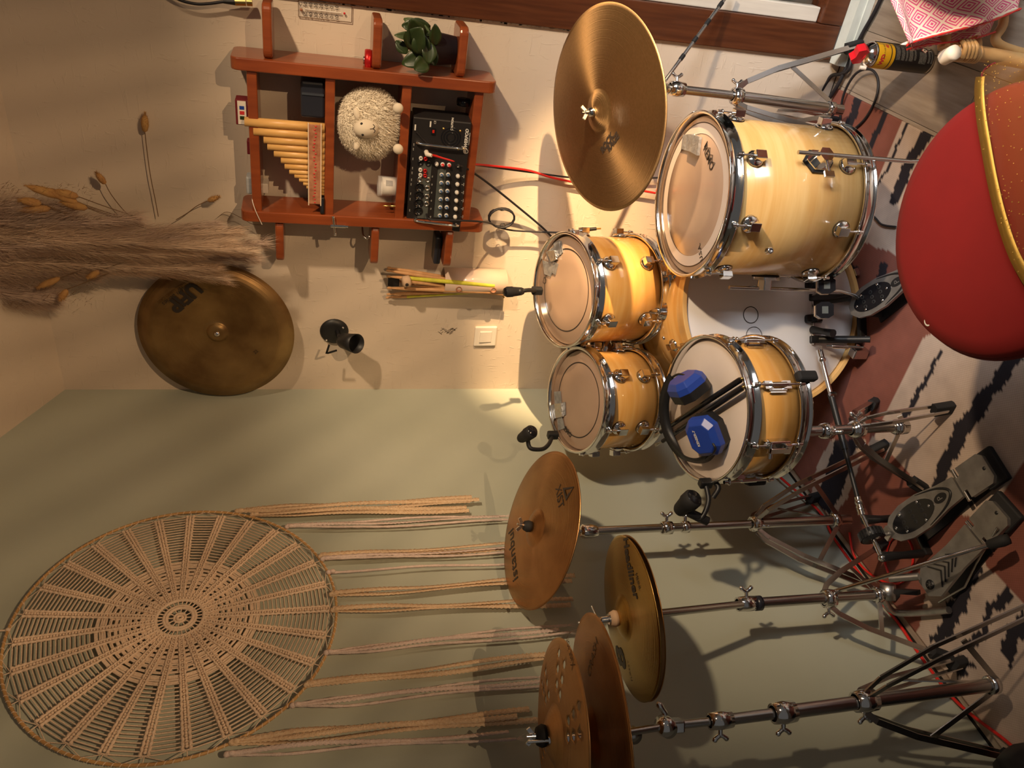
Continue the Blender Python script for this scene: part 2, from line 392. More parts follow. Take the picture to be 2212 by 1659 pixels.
dark = [fpoly(p) for p in (
    [(1852, 203), (1868, 211), (1855, 250), (1835, 300), (1815, 300), (1836, 255)],
    [(1917, 231), (1926, 236), (1905, 285), (1876, 350), (1864, 350), (1894, 280)],
    [(1965, 257), (1970, 260), (1950, 305), (1932, 352), (1890, 420), (1886, 418), (1926, 350)],
    [(2000, 275), (2024, 288), (2000, 320), (1975, 365), (1945, 440), (1925, 440), (1950, 365)],
    [(1830, 563), (1857, 579), (1851, 612), (1825, 602)], [(1905, 570), (1922, 570), (1918, 600), (1904, 626), (1889, 626), (1899, 594)],
    [(1824, 618), (1845, 622), (1838, 650), (1818, 640)],
    [(2037, 752), (2043, 757), (2000, 840), (1960, 912), (1945, 925), (1948, 905), (1990, 835)],
    [(2198, 760), (2215, 770), (2200, 790), (2185, 822), (2150, 855), (2140, 890), (2105, 925), (2085, 965), (2062, 1000), (2040, 1062), (2012, 1065), (2030, 1000), (2052, 960), (2070, 915), (2100, 880), (2120, 845), (2140, 830), (2165, 790)],
    [(1808, 950), (1862, 950), (1842, 1000), (1830, 1050), (1797, 1112), (1765, 1090), (1780, 1040), (1795, 1000)],
    [(2098, 1195), (2126, 1228), (2109, 1269), (2079, 1341), (2059, 1366), (2037, 1394), (2009, 1391), (2026, 1366), (2037, 1325), (2070, 1277), (2081, 1228)],
    [(2173, 1266), (2192, 1286), (2173, 1311), (2153, 1327), (2139, 1349), (2134, 1377), (2109, 1405), (2095, 1407), (2092, 1391), (2115, 1366), (2126, 1341), (2139, 1311)],
    [(2212, 1311), (2198, 1333), (2182, 1366), (2162, 1399), (2178, 1438), (2189, 1432), (2200, 1407), (2225, 1360)],
    [(2068, 1440), (2095, 1438), (2100, 1460), (2075, 1465)], [(2045, 1425), (2070, 1415), (2110, 1425), (2112, 1436), (2060, 1440)],
    [(1985, 1405), (2012, 1393), (2012, 1399), (1986, 1410)], [(1900, 240), (1902, 241), (1901, 242)])]
rx0, rx1, ry0, ry1 = .035, 1.19, -2.25, -.03
NX, NY = 200, 380
vs = []; cols = []
random.seed(11)
def jag(s): return .006*math.sin(s*61)+.004*math.sin(s*143+1)+.003*math.sin(s*310+2)
for j in range(NY+1):
    for i in range(NX+1):
        x = rx0+(rx1-rx0)*i/NX; y = ry0+(ry1-ry0)*j/NY
        z = .006+.0018*math.sin(x*9+y*4)*math.sin(y*11)
        if y < -1.15 and x < .6: z += .006*max(0, math.sin(y*21+x*5))*min(1, (-1.15-y)*4)*(.6-x)
        vs.append((x, y, z))
        jm = .9 if (y < -1.1 and x < .5) else .45; qx, qy = x+jag(y)*jm, y+jag(x)*jm
        c = (.27, .095, .07)
        if any(inpoly(x+.3*jag(y), y, P) for P in cream): c = (.60, .49, .42)
        if any(inpoly(qx, qy, P) for P in dark): c = (.018, .015, .024)
        cols.append(c)
fs = [(j*(NX+1)+i, j*(NX+1)+i+1, (j+1)*(NX+1)+i+1, (j+1)*(NX+1)+i) for j in range(NY) for i in range(NX)]
rm = mat('rug', (.5, .4, .3), .95); nt = rm.node_tree; N = nt.nodes.new; L = nt.links.new; bs = nt.nodes['Principled BSDF']
at = N('ShaderNodeAttribute'); at.attribute_name = 'weave'
tc = N('ShaderNodeTexCoord'); wv = N('ShaderNodeTexChecker'); wv.inputs['Scale'].default_value = 260; L(tc.outputs['Object'], wv.inputs[0])
wv.inputs[1].default_value = (1, 1, 1, 1); wv.inputs[2].default_value = (.86, .84, .84, 1)
mx = N('ShaderNodeMix'); mx.data_type = 'RGBA'; mx.blend_type = 'MULTIPLY'; mx.inputs[0].default_value = .8
L(at.outputs['Color'], mx.inputs[6]); L(wv.outputs[0], mx.inputs[7])
nz = N('ShaderNodeTexNoise'); nz.inputs['Scale'].default_value = 14; nz.inputs['Detail'].default_value = 6; L(tc.outputs['Object'], nz.inputs[0])
r = N('ShaderNodeValToRGB'); r.color_ramp.elements[0].color = (.72, .70, .68, 1); r.color_ramp.elements[1].color = (1.1, 1.08, 1.05, 1); r.color_ramp.elements[0].position = .3; L(nz.outputs[0], r.inputs[0])
mx2 = N('ShaderNodeMix'); mx2.data_type = 'RGBA'; mx2.blend_type = 'MULTIPLY'; mx2.inputs[0].default_value = 1; L(mx.outputs[2], mx2.inputs[6]); L(r.outputs[0], mx2.inputs[7]); L(mx2.outputs[2], bs.inputs['Base Color'])
bp = N('ShaderNodeBump'); bp.inputs['Strength'].default_value = .4; bp.inputs['Distance'].default_value = .003; L(wv.outputs[1], bp.inputs['Height']); L(bp.outputs[0], bs.inputs['Normal'])
rg = MB().add(vs, fs, True)
n0 = len(vs)
edge = [i for i in range(NX+1)]+[j*(NX+1)+NX for j in range(1, NY+1)]+[NY*(NX+1)+i for i in range(NX-1, -1, -1)]+[j*(NX+1) for j in range(NY-1, 0, -1)]
rg.add([(vs[k][0], vs[k][1], .0005) for k in edge], [])
E_ = len(edge)
rg.f += [(edge[i], n0+i, n0+(i+1) % E_, edge[(i+1) % E_]) for i in range(E_)]; rg.s += [False]*E_
ro = build(rg, 'rug', 'rug')
ca = ro.data.color_attributes.new('weave', 'FLOAT_COLOR', 'POINT')
allc = cols+[cols[k] for k in edge]
ca.data.foreach_set('color', [q for c in allc for q in (*c, 1)])
tag(ro, 'flat-woven rug in rust, cream and black jagged stripes under the drum kit', 'rug')

# ------------------------------------------------------------ wooden wall shelf
sh = thing('wall_shelf', 'reddish-brown wooden wall shelf with two uprights and short side ledges', 'shelf', (.91, -.08, 1.12))
def rbox(c, d, r, ax):
    # board with rounded corners in the plane normal to axis ax
    mb = MB(); n = 5; hx = {0: (1, 2), 1: (0, 2), 2: (0, 1)}[ax]; pl = []
    for sx, sy, a0 in ((1, 1, 0), (-1, 1, PI/2), (-1, -1, PI), (1, -1, 1.5*PI)):
        for k in range(n+1):
            a = a0+PI/2*k/n; pl.append((sx*(d[hx[0]]/2-r)+r*math.cos(a), sy*(d[hx[1]]/2-r)+r*math.sin(a)))
    vs = []; N_ = len(pl)
    for s in (-1, 1):
        for p, q in pl:
            w_ = [0, 0, 0]; w_[hx[0]] = p; w_[hx[1]] = q; w_[ax] = s*d[ax]/2; vs.append(V(c)+V(w_))
    mb.add(vs, [tuple(range(N_)), tuple(range(2*N_-1, N_-1, -1))]+[(i, N_+i, N_+(i+1) % N_, (i+1) % N_) for i in range(N_)]); return mb
YF = -.14
for px, (xa, xb) in ((1.116, (497, 1073)), (.70, (520, 1045))):
    z1 = PY(xa, 150 if px > 1 else 470, YF).z; z0 = PY(xb, 195 if px > 1 else 500, YF).z
    build(rbox((px, -.075, (z0+z1)/2), (.032, .13, z1-z0), .022, 0), 'upright', 'wood_red', sh, bev=.003)
BZ = []
for x in (549, 712, 873, 1025):
    z = PY(x, 310, YF).z; BZ.append(z)
    build(MB().box((.908, -.072, z), (.388, .118, .026)), 'shelf_board', 'wood_red', sh, bev=.003)
for x, y, s in ((577, 75, 1), (816, 95, 1), (1001, 115, 1), (604, 530, -1), (810, 535, -1), (970, 540, -1)):
    z = PY(x, y, YF).z; xa = 1.132 if s > 0 else .684; xb = {577: 1.266, 816: 1.258, 1001: 1.262}.get(x, .556)
    build(rbox(((xa+xb)/2, -.075, z), (abs(xb-xa), .115, .024), .02, 2), 'side_ledge', 'wood_red', sh, bev=.005)

# --- panpipes
pp = thing('panpipes', 'bamboo panpipes standing on the shelf, pipes stepping down in length', 'panpipes', (.9, -.13, BZ[1]+.013))
NP = 14
for i in range(NP):
    y = [275, 293.5, 310, 324, 338, 351, 363.5, 374.5, 383, 391, 398.5, 405.5, 412, 418][i]; xt = [529, 548, 570, 578, 592, 607, 615, 625, 636, 646, 655, 662, 668, 672][i]
    r = [.0125, .0118, .0108, .0100, .0095, .0092, .0085, .0072, .0062, .0058, .0055, .0052, .0048, .0046][i]
    x_ = PY(690, y, -.125).x; zt = PY(xt, y, -.125).z; zb = BZ[1]+.0135
    mb = MB(); mb.M = Matrix.Translation((x_, -.125, 0))
    mb.lathe([(r*.7, zb), (r, zb), (r, zt), (r*.72, zt), (r*.72, zt-.03), (0, zt-.03)], 14)
    build(mb, 'pipe', 'bamboo', pp)
bz = PY(680, 350, -.14).z
xa, xb = PY(677, 268, -.135).x, PY(690, 440, -.135).x
mb = MB().box(((xa+xb)/2, -.1385, bz), (xa-xb, .004, .036)); build(mb, 'binding', 'bamboo_band', pp, bev=.001)
mb = MB()
for k in range(24): mb.ball((xb+(xa-xb)*(k+.5)/24, -.1408, bz+random.uniform(-.003, .003)), (.0022, .0012, .003), 6, 4)
build(mb, 'binding_beads', 'print_red', pp)
for q in (-.017, .017): build(MB().tube([(xb-.004, -.1405, bz+q), (xa+.004, -.1395, bz+q)], .0016, 6), 'thread', 'cane_end', pp)

# --- black box in the top compartment
bb = thing('black_box', 'glossy black box on the shelf above the panpipes at the upright', 'box', (1.06, -.06, BZ[1]+.013))
c0 = PY(705, 178, -.1); c1 = PY(668, 252, -.1)
build(MB().box(((c0.x+c1.x)/2, -.075, BZ[1]+.013+.032), (abs(c0.x-c1.x), .07, .064)), 'body', 'navy', bb, bev=.006)
build(MB().box(((c0.x+c1.x)/2+.016, -.111, BZ[1]+.013+.032), (.006, .003, .058)), 'edge_strip', 'chrome_dull', bb)

# --- plush sheep
sc_ = PY(802, 268, -.10); SR = PY(802, 182, -.10).x-sc_.x
zb = BZ[2]+.013
sp = thing('plush_sheep', 'cream woolly plush sheep toy sitting on the shelf', 'plush toy', (sc_.x, -.09, zb))
rx, rz = .104, .092; cz = zb+.088; cc = V((sc_.x, -.098, cz))
body = MB().ball(cc, (rx*.93, .066, rz*.93), 24, 16)
random.seed(5)
for k in range(6500):
    u = random.uniform(-1, 1); a = random.uniform(0, 2*PI); s_ = math.sqrt(1-u*u); n_ = V((s_*math.cos(a), s_*math.sin(a), u))
    if n_.y > .5: continue
    p = cc+V((n_.x*rx*.9, n_.y*.065, n_.z*rz*.9))
    t = n_.orthogonal().normalized(); t.rotate(Matrix.Rotation(random.uniform(0, 6.3), 3, n_)); t2 = n_.cross(t)
    l = random.uniform(.010, .018); w_ = .0011; pts_ = []
    for q in range(4):
        f_ = q/3; pts_.append(p+n_*l*f_*.7+t*(math.sin(f_*4)*.006)+V((0, 0, -.006*f_*f_)))
    vs_ = []
    for q, e in enumerate(pts_): ww = w_*(1-.25*q); vs_ += [e-t2*ww, e+t2*ww]
    body.add(vs_, [(0, 1, 3, 2), (2, 3, 5, 4), (4, 5, 7, 6)], True)
build(body, 'woolly_body', 'wool', sp)
fc = PY(793, 278, -.170)
mf = frame(fc, (.25, -1, -.12), (1, 0, .1))
fa = MB().ball((0, 0, -.012), (.027, .036, .030), 18, 12); fo = build(fa, 'face', 'wool_skin', sp, M=mf)
mb = MB(); mb.tube(smooth([(-.011, -.015, .0125), (-.005, -.019, .0125), (0, -.014, .0155), (.005, -.019, .0125), (.011, -.015, .0125)], 4), .0012, 6).tube([(0, -.014, .0155), (0, -.005, .0180)], .0011, 6)
build(mb, 'mouth_stitching', 'print', fo, M=mf)
for s in (-1, 1): build(MB().ball((s*.014, .015, .0085), .0038, 10, 8), 'eye', 'black_gloss', fo, M=mf)
for s in (-1, 1):
    e = PY(771 if s > 0 else 772, 246 if s > 0 else 312, -.155)
    build(MB(frame(e, (.2, -1, 0), (1, 0, .35*s))).ball((0, 0, 0), (.017, .009, .006), 14, 8), 'ear', 'wool_skin', sp)
for y in (234, 322): build(MB().ball(PY(860, y, -.165)+V((0, 0, 0)), (.0145, .0125, .0145), 16, 12), 'foot', 'wool_skin', sp)

# --- small cup in clear wrap, tuning pin beside it
cp = thing('wrapped_cup', 'white paper cup in a clear wrapper on the shelf beside the sheep', 'cup', (.83, -.10, zb))
cc = PY(835, 402, -.10); mb = MB(Matrix.Translation((cc.x, -.10, zb)))
mb.lathe([(0, .001), (.023, .001), (.026, .040), (.024, .040), (.021, .004), (0, .004)], 20); build(mb, 'cup', 'paper', cp)
build(MB(Matrix.Translation((cc.x, -.10, zb))).lathe([(.0275, .0), (.0295, .052), (.029, .052), (.027, 0)], 20, True), 'wrapper', 'plastic_clear', cp)
build(MB(Matrix.Translation((cc.x, -.10, zb))).lathe([(.0243, .010), (.0262, .030)], 12, a0=-1.2, a1=-.5), 'dark_print', 'print', cp)
mb = MB(); q = PY(858, 446, -.11); mb.tube([q+V((0, 0, -.001)), q+V((0, 0, .012)), q+V((0, 0, .013)), q+V((0, 0, .034))], [.004, .004, .0025, .0018], 8)
mb.v = [V((p.x, p.y, p.z-(min(a.z for a in mb.v)-zb))) for p in mb.v]
o = build(mb, 'jack_plug', 'brass'); tag(o, 'tiny brass jack plug standing beside the wrapped cup', 'plug')

# --- powered mixer
zb = BZ[3]+.013
mxp0 = PY(893, 250, -.10); mxp1 = PY(1010, 487, -.10)
mw = abs(mxp0.x-mxp1.x)+.012; mh = BZ[2]-BZ[3]-.036; mc = V(((mxp0.x+mxp1.x)/2, -.128, zb))
mi = thing('powered_mixer', 'black powered mixing desk with knobs and jacks standing on edge in the shelf', 'mixer', mc)
MM = frame(mc+V((0, -.005, mh/2+.001)), (0, -1, .07), (1, 0, 0))     # local x right, y up, z out of the panel
build(MB().box((0, 0, -.047), (mw, mh, .10)), 'body', 'mixer', mi, M=MM, bev=.004)
def ML(x, y):     # picture point -> panel coordinates
    p = PP(x, y, MM @ V((0, 0, .003)), MM.to_3x3() @ V((0, 0, 1))); q = MM.inverted() @ p; return q.x, q.y
def mpart(mb, n, mt, par=mi): return build(mb, n, mt, par, M=MM)
xa, ya = ML(905, 350); xb, yb = ML(925, 470)
mpart(MB().box(((xa+xb)/2-.003, (ya+yb)/2-.002, .0034), (abs(xa-xb), .030, .0012)), 'jack_panel', 'mixer_grey')
xa, ya = ML(955, 365); xb, yb = ML(953, 470); mpart(MB().box(((xa+xb)/2, ya, .0034), (abs(xa-xb), .024, .0012)), 'channel_panel', 'mixer_grey')
for x, y in ((906, 404), (905, 421), (904, 438), (903, 455)):
    q = ML(x, y); mb = MB(); mb.M = Matrix.Translation((*q, .003)); mb.lathe([(.0145, 0), (.0145, .003), (.0125, .004), (.011, .004), (.011, .001), (0, .001)], 20)
    for k in range(3): a = 2*PI*k/3+.5; mb.ball((.005*math.cos(a), .005*math.sin(a), .0015), .0012, 6, 4)
    mpart(mb, 'xlr_socket', 'black_gloss')
for x, y in ((907, 388), (924, 388), (923, 406), (922, 424), (921, 440), (908, 352), (925, 353)):
    q = ML(x, y); mb = MB(); mb.M = Matrix.Translation((*q, .003)); mb.lathe([(.0085, 0), (.0085, .003), (.0048, .0045), (.0045, .0005), (0, .0005)], 16)
    mpart(mb, 'jack_socket', 'chrome_dull' if y > 385 else 'black_gloss')
for x, y, mt in ((909, 341, 'knob_white'), (919, 342, 'red_metal'), (908, 366, 'knob_white'), (918, 368, 'red_metal'), (908, 377, 'knob_white'), (918, 378, 'red_metal')):
    q = ML(x, y); mb = MB(); mb.M = Matrix.Translation((*q, .003)); mb.lathe([(.0055, 0), (.0055, .008), (.003, .008), (.003, .002), (0, .002)], 14); mpart(mb, 'phono_socket', mt)
kn = [(943, 354, 'knob_white'), (956, 355, 'plastic_red'), (970, 356, 'plastic_red'), (990, 358, 'black')]
for k in range(6):
    y = 377+17.6*k; kn += [(954-.8*k, y, 'knob_blue'), (968-.8*k, y, 'knob_blue'), (989-1.2*k, y+3, 'knob_white')]
for x, y, mt in kn:
    q = ML(x, y); mb = MB(); mb.M = Matrix.Translation((*q, .003)); mb.lathe([(.0062, 0), (.0058, .006), (.0045, .0065)], 14); ko = mpart(mb, 'knob', 'knob_white' if mt in ('knob_blue', 'plastic_red') else mt)
    mb = MB(); mb.M = Matrix.Translation((*q, .003)); mb.lathe([(.0046, .0064), (.0042, .0115), (0, .0115)], 14); mpart(mb, 'knob_cap', mt, ko)
    mb = MB().box((q[0], q[1]+.002, .0148), (.0012, .0045, .0006)); mpart(mb, 'pointer', 'print_white', ko)
for (xa, ya), (xb, yb) in (((905, 307), (998, 318)), ((900, 474), (985, 484))):
    qa, qb = ML(xa, ya), ML(xb, yb)
    mpart(MB().tube(smooth([(*qa, .002), (qa[0], qa[1]-.002, .016), (qb[0], qb[1]+.002, .016), (*qb, .002)], 5), .0032, 10), 'rail_handle', 'chrome')
q = ML(974, 297)
for rr in (.012, .020, .027):
    mb = MB(); mb.M = Matrix.Translation((*q, .0035)); mb.lathe([(rr-.0022, 0), (rr, .0012), (rr+.0022, 0)], 24); mpart(mb, 'fan_grille_ring', 'black_gloss')
for x, y in ((958, 278), (994, 283), (955, 316), (990, 322)):
    q = ML(x, y); mb = MB(); mb.M = Matrix.Translation((*q, .003)); mb.lathe([(.0035, 0), (.003, .0015), (0, .002)], 10); mpart(mb, 'screw', 'brass')
q = ML(936, 283); mpart(MB().box((*q, .005), (.018, .011, .004)), 'rocker_switch', 'black_gloss'); mpart(MB().box((*q, .0075), (.008, .006, .002)), 'red_lamp', 'led_red')
def mtext(s, sz, x, y, mt='print_white', **k):
    q = ML(x, y); text(s, sz, MM @ Matrix.Translation((*q, .0042)), mt, mi, **k)
mtext('POWERPOD', .0125, 1007, 305, bold=.0004, shear=.2); mtext('POWERED MIXER', .0045, 1014, 300)
q = ML(1006, 327); mb = MB(); mb.M = Matrix.Translation((*q, .0036)); mb.lathe([(.0072, 0), (.0072, .0006), (.0060, .0006), (.0060, 0)], 24); mpart(mb, 'emblem', 'print_white')
mtext('P', .008, 1006, 327, bold=.0003)
for i, (x, y) in enumerate(((894, 312), (893, 322), (892, 343), (891, 363), (890, 373), (889, 388), (888, 398), (887, 418), (886, 430), (885, 454))): mtext('LINE', .0036, x, y)
for i in range(6): mtext('%d' % (6-i), .005, 999-.5*i, 381+17.4*i); mtext('GAIN', .004, 1002-.5*i, 381+17.4*i); mtext('EQ', .004, 934-.8*i, 381+17.4*i)
mtext('CAUTION', .008, 977, 268, bold=.0003); mtext('CE', .008, 940, 264)
q = ML(930, 268); mpart(MB().box((*q, .0038), (.016, .004, .0006)), 'printed_line', 'print_white'); q = ML(897, 275); mpart(MB().box((*q, .0038), (.016, .004, .0006)), 'printed_line', 'print_white')
# --- small things on and around the shelf
def on(z, mb):
    d = z-min(p.z for p in mb.v); mb.v = [p+V((0, 0, d)) for p in mb.v]; return mb
g = thing('sweets_box', 'small white and pink printed box on the very top of the shelf', 'box', PY(522, 242, -.08))
c0, c1 = PY(520, 214, -.10), PY(520, 268, -.10); w_ = abs(c0.x-c1.x); zt = BZ[0]+.013
build(MB().box(((c0.x+c1.x)/2, -.085, zt+.017), (w_, .045, .034)), 'carton', 'red_piping', g, bev=.002)
build(MB().box(((c0.x+c1.x)/2, -.1085, zt+.017), (w_*.92, .002, .022)), 'printed_front', 'paper', g)
for i, mt in enumerate(('blue', 'print_red', 'leaf')): build(MB().box(((c0.x+c1.x)/2+w_*(.2-.2*i), -.1098, zt+.017), (.009, .0012, .012)), 'printed_mark', mt, g)
q = PY(538, 318, -.10); o = build(on(zt, MB().box((q.x, -.09, 0), (.038, .03, .009))), 'red_case', 'red_piping', bev=.002); tag(o, 'flat dark red case lying on the top board of the shelf', 'case')
g = thing('charger', 'grey plastic charger with thin white lead on the top board of the shelf', 'charger', PY(545, 405, -.10))
q = PY(545, 400, -.10); build(on(zt, MB().box((q.x, -.085, 0), (.05, .045, .016))), 'body', 'panel_grey', g, bev=.004)
build(MB().tube(smooth([PY(548, 420, -.11), PY(545, 432, -.13), PY(552, 455, -.145), PY(566, 485, -.145)], 6), .0012, 6), 'lead', 'plastic_white', g)
q = PY(571, 408, -.05); o = build(MB().box((q.x, -.025, q.z), (.03, .05, .022)), 'white_plug', 'plastic_white', bev=.003); tag(o, 'small white plug box fixed under the top board against the wall', 'plug')
# red tape roll on the right ledge
zl = PY(808, 130, -.10).z+.001; q = PY(800, 132, -.09)
g = thing('tape_measure', 'red round tape measure lying on the right-hand ledge of the shelf', 'tape measure', (q.x, -.085, zl))
Mr = Matrix.Translation((q.x, -.085, PY(816, 95, YF).z+.012))
build(MB(Mr).lathe([(0, 0), (.027, 0), (.029, .004), (.029, .013), (.027, .017), (0, .017)], 28), 'case', 'red_metal', g)
build(MB(Mr).lathe([(0, .017), (.010, .017), (.010, .021), (0, .021)], 16), 'centre_button', 'chrome_dull', g)
build(MB().tube(smooth([Mr @ V((-.028, -.005, .006)), Mr @ V((-.034, -.015, .004)), Mr @ V((-.036, -.022, .001)), Mr @ V((-.03, -.026, .001))], 4), .0015, 6), 'wrist_cord', 'black', g)
# lens / puck under the lower right board, dark slab behind the left ledge
q = PY(1011, 222, -.08); g = thing('lens_cap', 'dark round lens standing in the right corner of the lowest compartment', 'lens', (q.x, -.08, BZ[3]+.013))
build(on(BZ[3]+.0135, MB(frame(q, (1, 0, 0))).lathe([(0, -.008), (.019, -.008), (.02, 0), (.019, .01), (0, .01)], 24)), 'barrel', 'black_gloss', g)
zz = PY(970, 540, YF).z+.0125
g = thing('metronome_case', 'dark grey slab case standing on the lowest left-hand ledge', 'case', (.60, -.06, zz))
c0, c1 = PY(955, 508, -.06), PY(955, 566, -.06)
build(MB().box(((c0.x+c1.x)/2, -.05, zz+.012), (abs(c0.x-c1.x), .06, .022)), 'shell', 'navy', g, bev=.005); build(MB().box(((c0.x+c1.x)/2, -.081, zz+.012), (abs(c0.x-c1.x)*.9, .002, .003)), 'seam', 'black', g)
q = PY(706, 440, -.12); g = thing('clip_tuner', 'small black clip-on tuner hanging at the end of the panpipes board', 'tuner', (q.x, -.12, BZ[1]+.013))
build(MB().box((q.x, -.125, BZ[1]+.013+.006), (.05, .03, .012)), 'body', 'black', g, bev=.003); build(MB().box((q.x, -.1405, BZ[1]+.013+.006), (.035, .002, .006)), 'display', 'navy', g)
# drum key stuck to the left upright
q = PY(722, 487, -.142); g = thing('drum_key', 'chrome T-shaped drum key hanging on the front of the left upright', 'drum key', q)
build(MB().cyl(q+V((.026, -.004, .003)), q+V((-.026, -.004, -.003)), .004, n=10).ball(q+V((.026, -.004, .003)), .005, 10, 8).ball(q+V((-.026, -.004, -.003)), .005, 10, 8), 'bar', 'chrome', g)
build(MB().cyl(q+V((0, -.004, .010)), q+V((0, -.004, -.032)), .005, n=12).cyl(q+V((0, -.004, -.032)), q+V((0, -.004, -.040)), .0038, n=8), 'socket', 'chrome', g)
q = PY(783, 503, -.10); g = thing('wall_hook', 'small chrome hook under the left upright of the shelf', 'hook', q)
build(MB().tube(smooth([q+V((.01, .03, 0)), q+V((-.006, 0, -.002)), q+V((-.014, -.01, -.012)), q+V((-.006, -.012, -.02))], 5), .0028, 8), 'wire', 'chrome_dull', g); build(MB().ball(q+V((-.006, -.012, -.02)), .0045, 10, 8), 'tip', 'chrome_dull', g)

# --- potted plant on the lower right ledge
zp = PY(1001, 115, YF).z+.012; q = PY(970, 88, -.085)
pl = thing('potted_plant', 'dark green leafy houseplant in a black plastic pot on the shelf ledge', 'potted plant', (q.x, -.085, zp))
Mp = Matrix.Translation((1.192, -.08, zp))
build(MB(Mp).lathe([(0, .001), (.036, .001), (.046, .082), (.050, .082), (.050, .097), (.046, .097), (.044, .080), (0, .080)], 28), 'pot', 'pot', pl)
def leaf(base, tip, nrm, w, droop=.2):
    base = V(base); tip = V(tip); d = tip-base; L_ = d.length; n_ = V(nrm); s = d.cross(n_).normalized(); n_ = s.cross(d).normalized(); mb = MB(); rows = 9; vs = []
    for i in range(rows+1):
        t = i/rows; ww = w/2*math.sin(PI*min(1, t*.93+.05))**.75; c = base+d*t+n_*L_*droop*4*t*(1-t)*.35
        for k in (-1, -.5, 0, .5, 1): vs.append(c+s*ww*k+n_*abs(k)**2*ww*.25+n_*(-.0015 if k == 0 else 0))
    fs = [(i*5+k, i*5+k+1, (i+1)*5+k+1, (i+1)*5+k) for i in range(rows) for k in range(4)]
    return mb.add(vs, fs, True)
def P_(x, y, Y): return PY(x, y, Y)
core = V((1.192, -.08, zp+.095))
lv = [((905, 95, -.12), (885, 42, -.16), .058), ((888, 110, -.13), (912, 60, -.17), .064), ((930, 75, -.13), (872, 40, -.10), .03), ((912, 118, -.15), (908, 70, -.15), .05),
      ((925, 130, -.14), (895, 150, -.16), .045), ((935, 118, -.12), (868, 138, -.13), .048), ((938, 100, -.12), (940, 52, -.14), .034), ((930, 105, -.13), (940, 142, -.15), .032),
      ((905, 80, -.10), (852, 76, -.12), .022), ((880, 115, -.10), (855, 88, -.09), .03), ((928, 92, -.15), (925, 138, -.17), .04), ((930, 60, -.12), (868, 55, -.13), .040)]
for i, (a_, b_, w_) in enumerate(lv):
    a_ = P_(*a_); b_ = P_(*b_)
    lo = build(leaf(a_, b_, (.3, -1, .25 if i % 2 else -.1), w_), 'leaf', 'leaf_back' if i in (2, 8) else 'leaf', pl)
    sm_ = lo.modifiers.new('thickness', 'SOLIDIFY'); sm_.thickness = .0008
    build(MB().tube(smooth([core+V((random.uniform(-.015, .015), 0, -.012)), (core+a_)/2+V((0, -.01, .012)), a_], 4), .0016, 6), 'leaf_stalk', 'leaf_back', pl)

# --- thermometer
p00, p11 = PY(645, 22, -.004), PY(760, 22, -.004)
c0 = PY(702, 21, -.004); th_h = p00.z-p11.z; th_w = abs(PY(702, 5, -.004).x-PY(702, 40, -.004).x)
tm = thing('thermometer', 'clear acrylic wall thermometer with printed scale beside the door frame', 'thermometer', (c0.x-.004, -.003, p11.z))
MT = frame((c0.x-.004, -.006, (p00.z+p11.z)/2), (0, -1, 0), (1, 0, 0))
mat('acrylic', (.95, .92, .86), .4, alpha=.12)
build(MB().box((0, 0, -.002), (th_w, th_h, .003)), 'plate', 'acrylic', tm, M=MT, bev=.0006)
mb = MB()
for a_, b_ in (((-1, -1), (1, -1)), ((1, -1), (1, 1)), ((1, 1), (-1, 1)), ((-1, 1), (-1, -1))): mb.cyl((a_[0]*th_w/2, a_[1]*th_h/2, 0), (b_[0]*th_w/2, b_[1]*th_h/2, 0), .0008, n=6)
build(mb, 'edge', 'print_faint', tm, M=MT)
build(MB().cyl((.001, -th_h*.30, .002), (.001, th_h*.38, .002), .0016, n=8), 'glass_tube', 'paper', tm, M=MT)
build(MB().ball((.001, -th_h*.36, .002), .0030, 10, 8), 'red_bulb', 'plastic_red', tm, M=MT)
build(MB().ball((-.002, th_h*.45, .002), .0040, 10, 8), 'fixing_screw', 'bamboo_band', tm, M=MT)
for i, s in enumerate(('50', '40', '30', '20', '10', '0', '10')):
    yy = th_h*(.37-.098*i)
    for sx in (-1, 1): text(s, .013, MT @ Matrix.Translation((sx*th_w*.30, yy, .0012)), 'print', tm, 'scale_number')
    build(MB().box((0, yy, .0008), (th_w*.4, .0006, .0004)), 'scale_mark', 'print', tm, M=MT)
text('C', .012, MT @ Matrix.Translation((th_w*.30, th_h*.46, .0012)), 'print', tm, 'scale_letter')

# --- microphone lead with plug at the very top right
g = thing('microphone_lead', 'black microphone lead with silver plug hanging above the thermometer', 'lead', PY(470, -10, -.03))
build(MB().tube(smooth([PY(330, -40, -.03), PY(380, -4, -.03), PY(420, 8, -.03), PY(450, 8, -.03), PY(480, 4, -.03), PY(500, 3, -.03)], 6), .0038, 8), 'cable', 'cable_black', g)
build(MB().cyl(PY(482, 3, -.03), PY(508, 4, -.03), .005, .0085, 14), 'boot', 'black', g); build(MB().cyl(PY(508, 4, -.03), PY(531, 4.5, -.03), .0095, n=16), 'plug_barrel', 'brass', g); build(MB().cyl(PY(533, 4.5, -.03), PY(545, 5, -.03), .0095, n=16), 'plug_ring', 'brass', g)

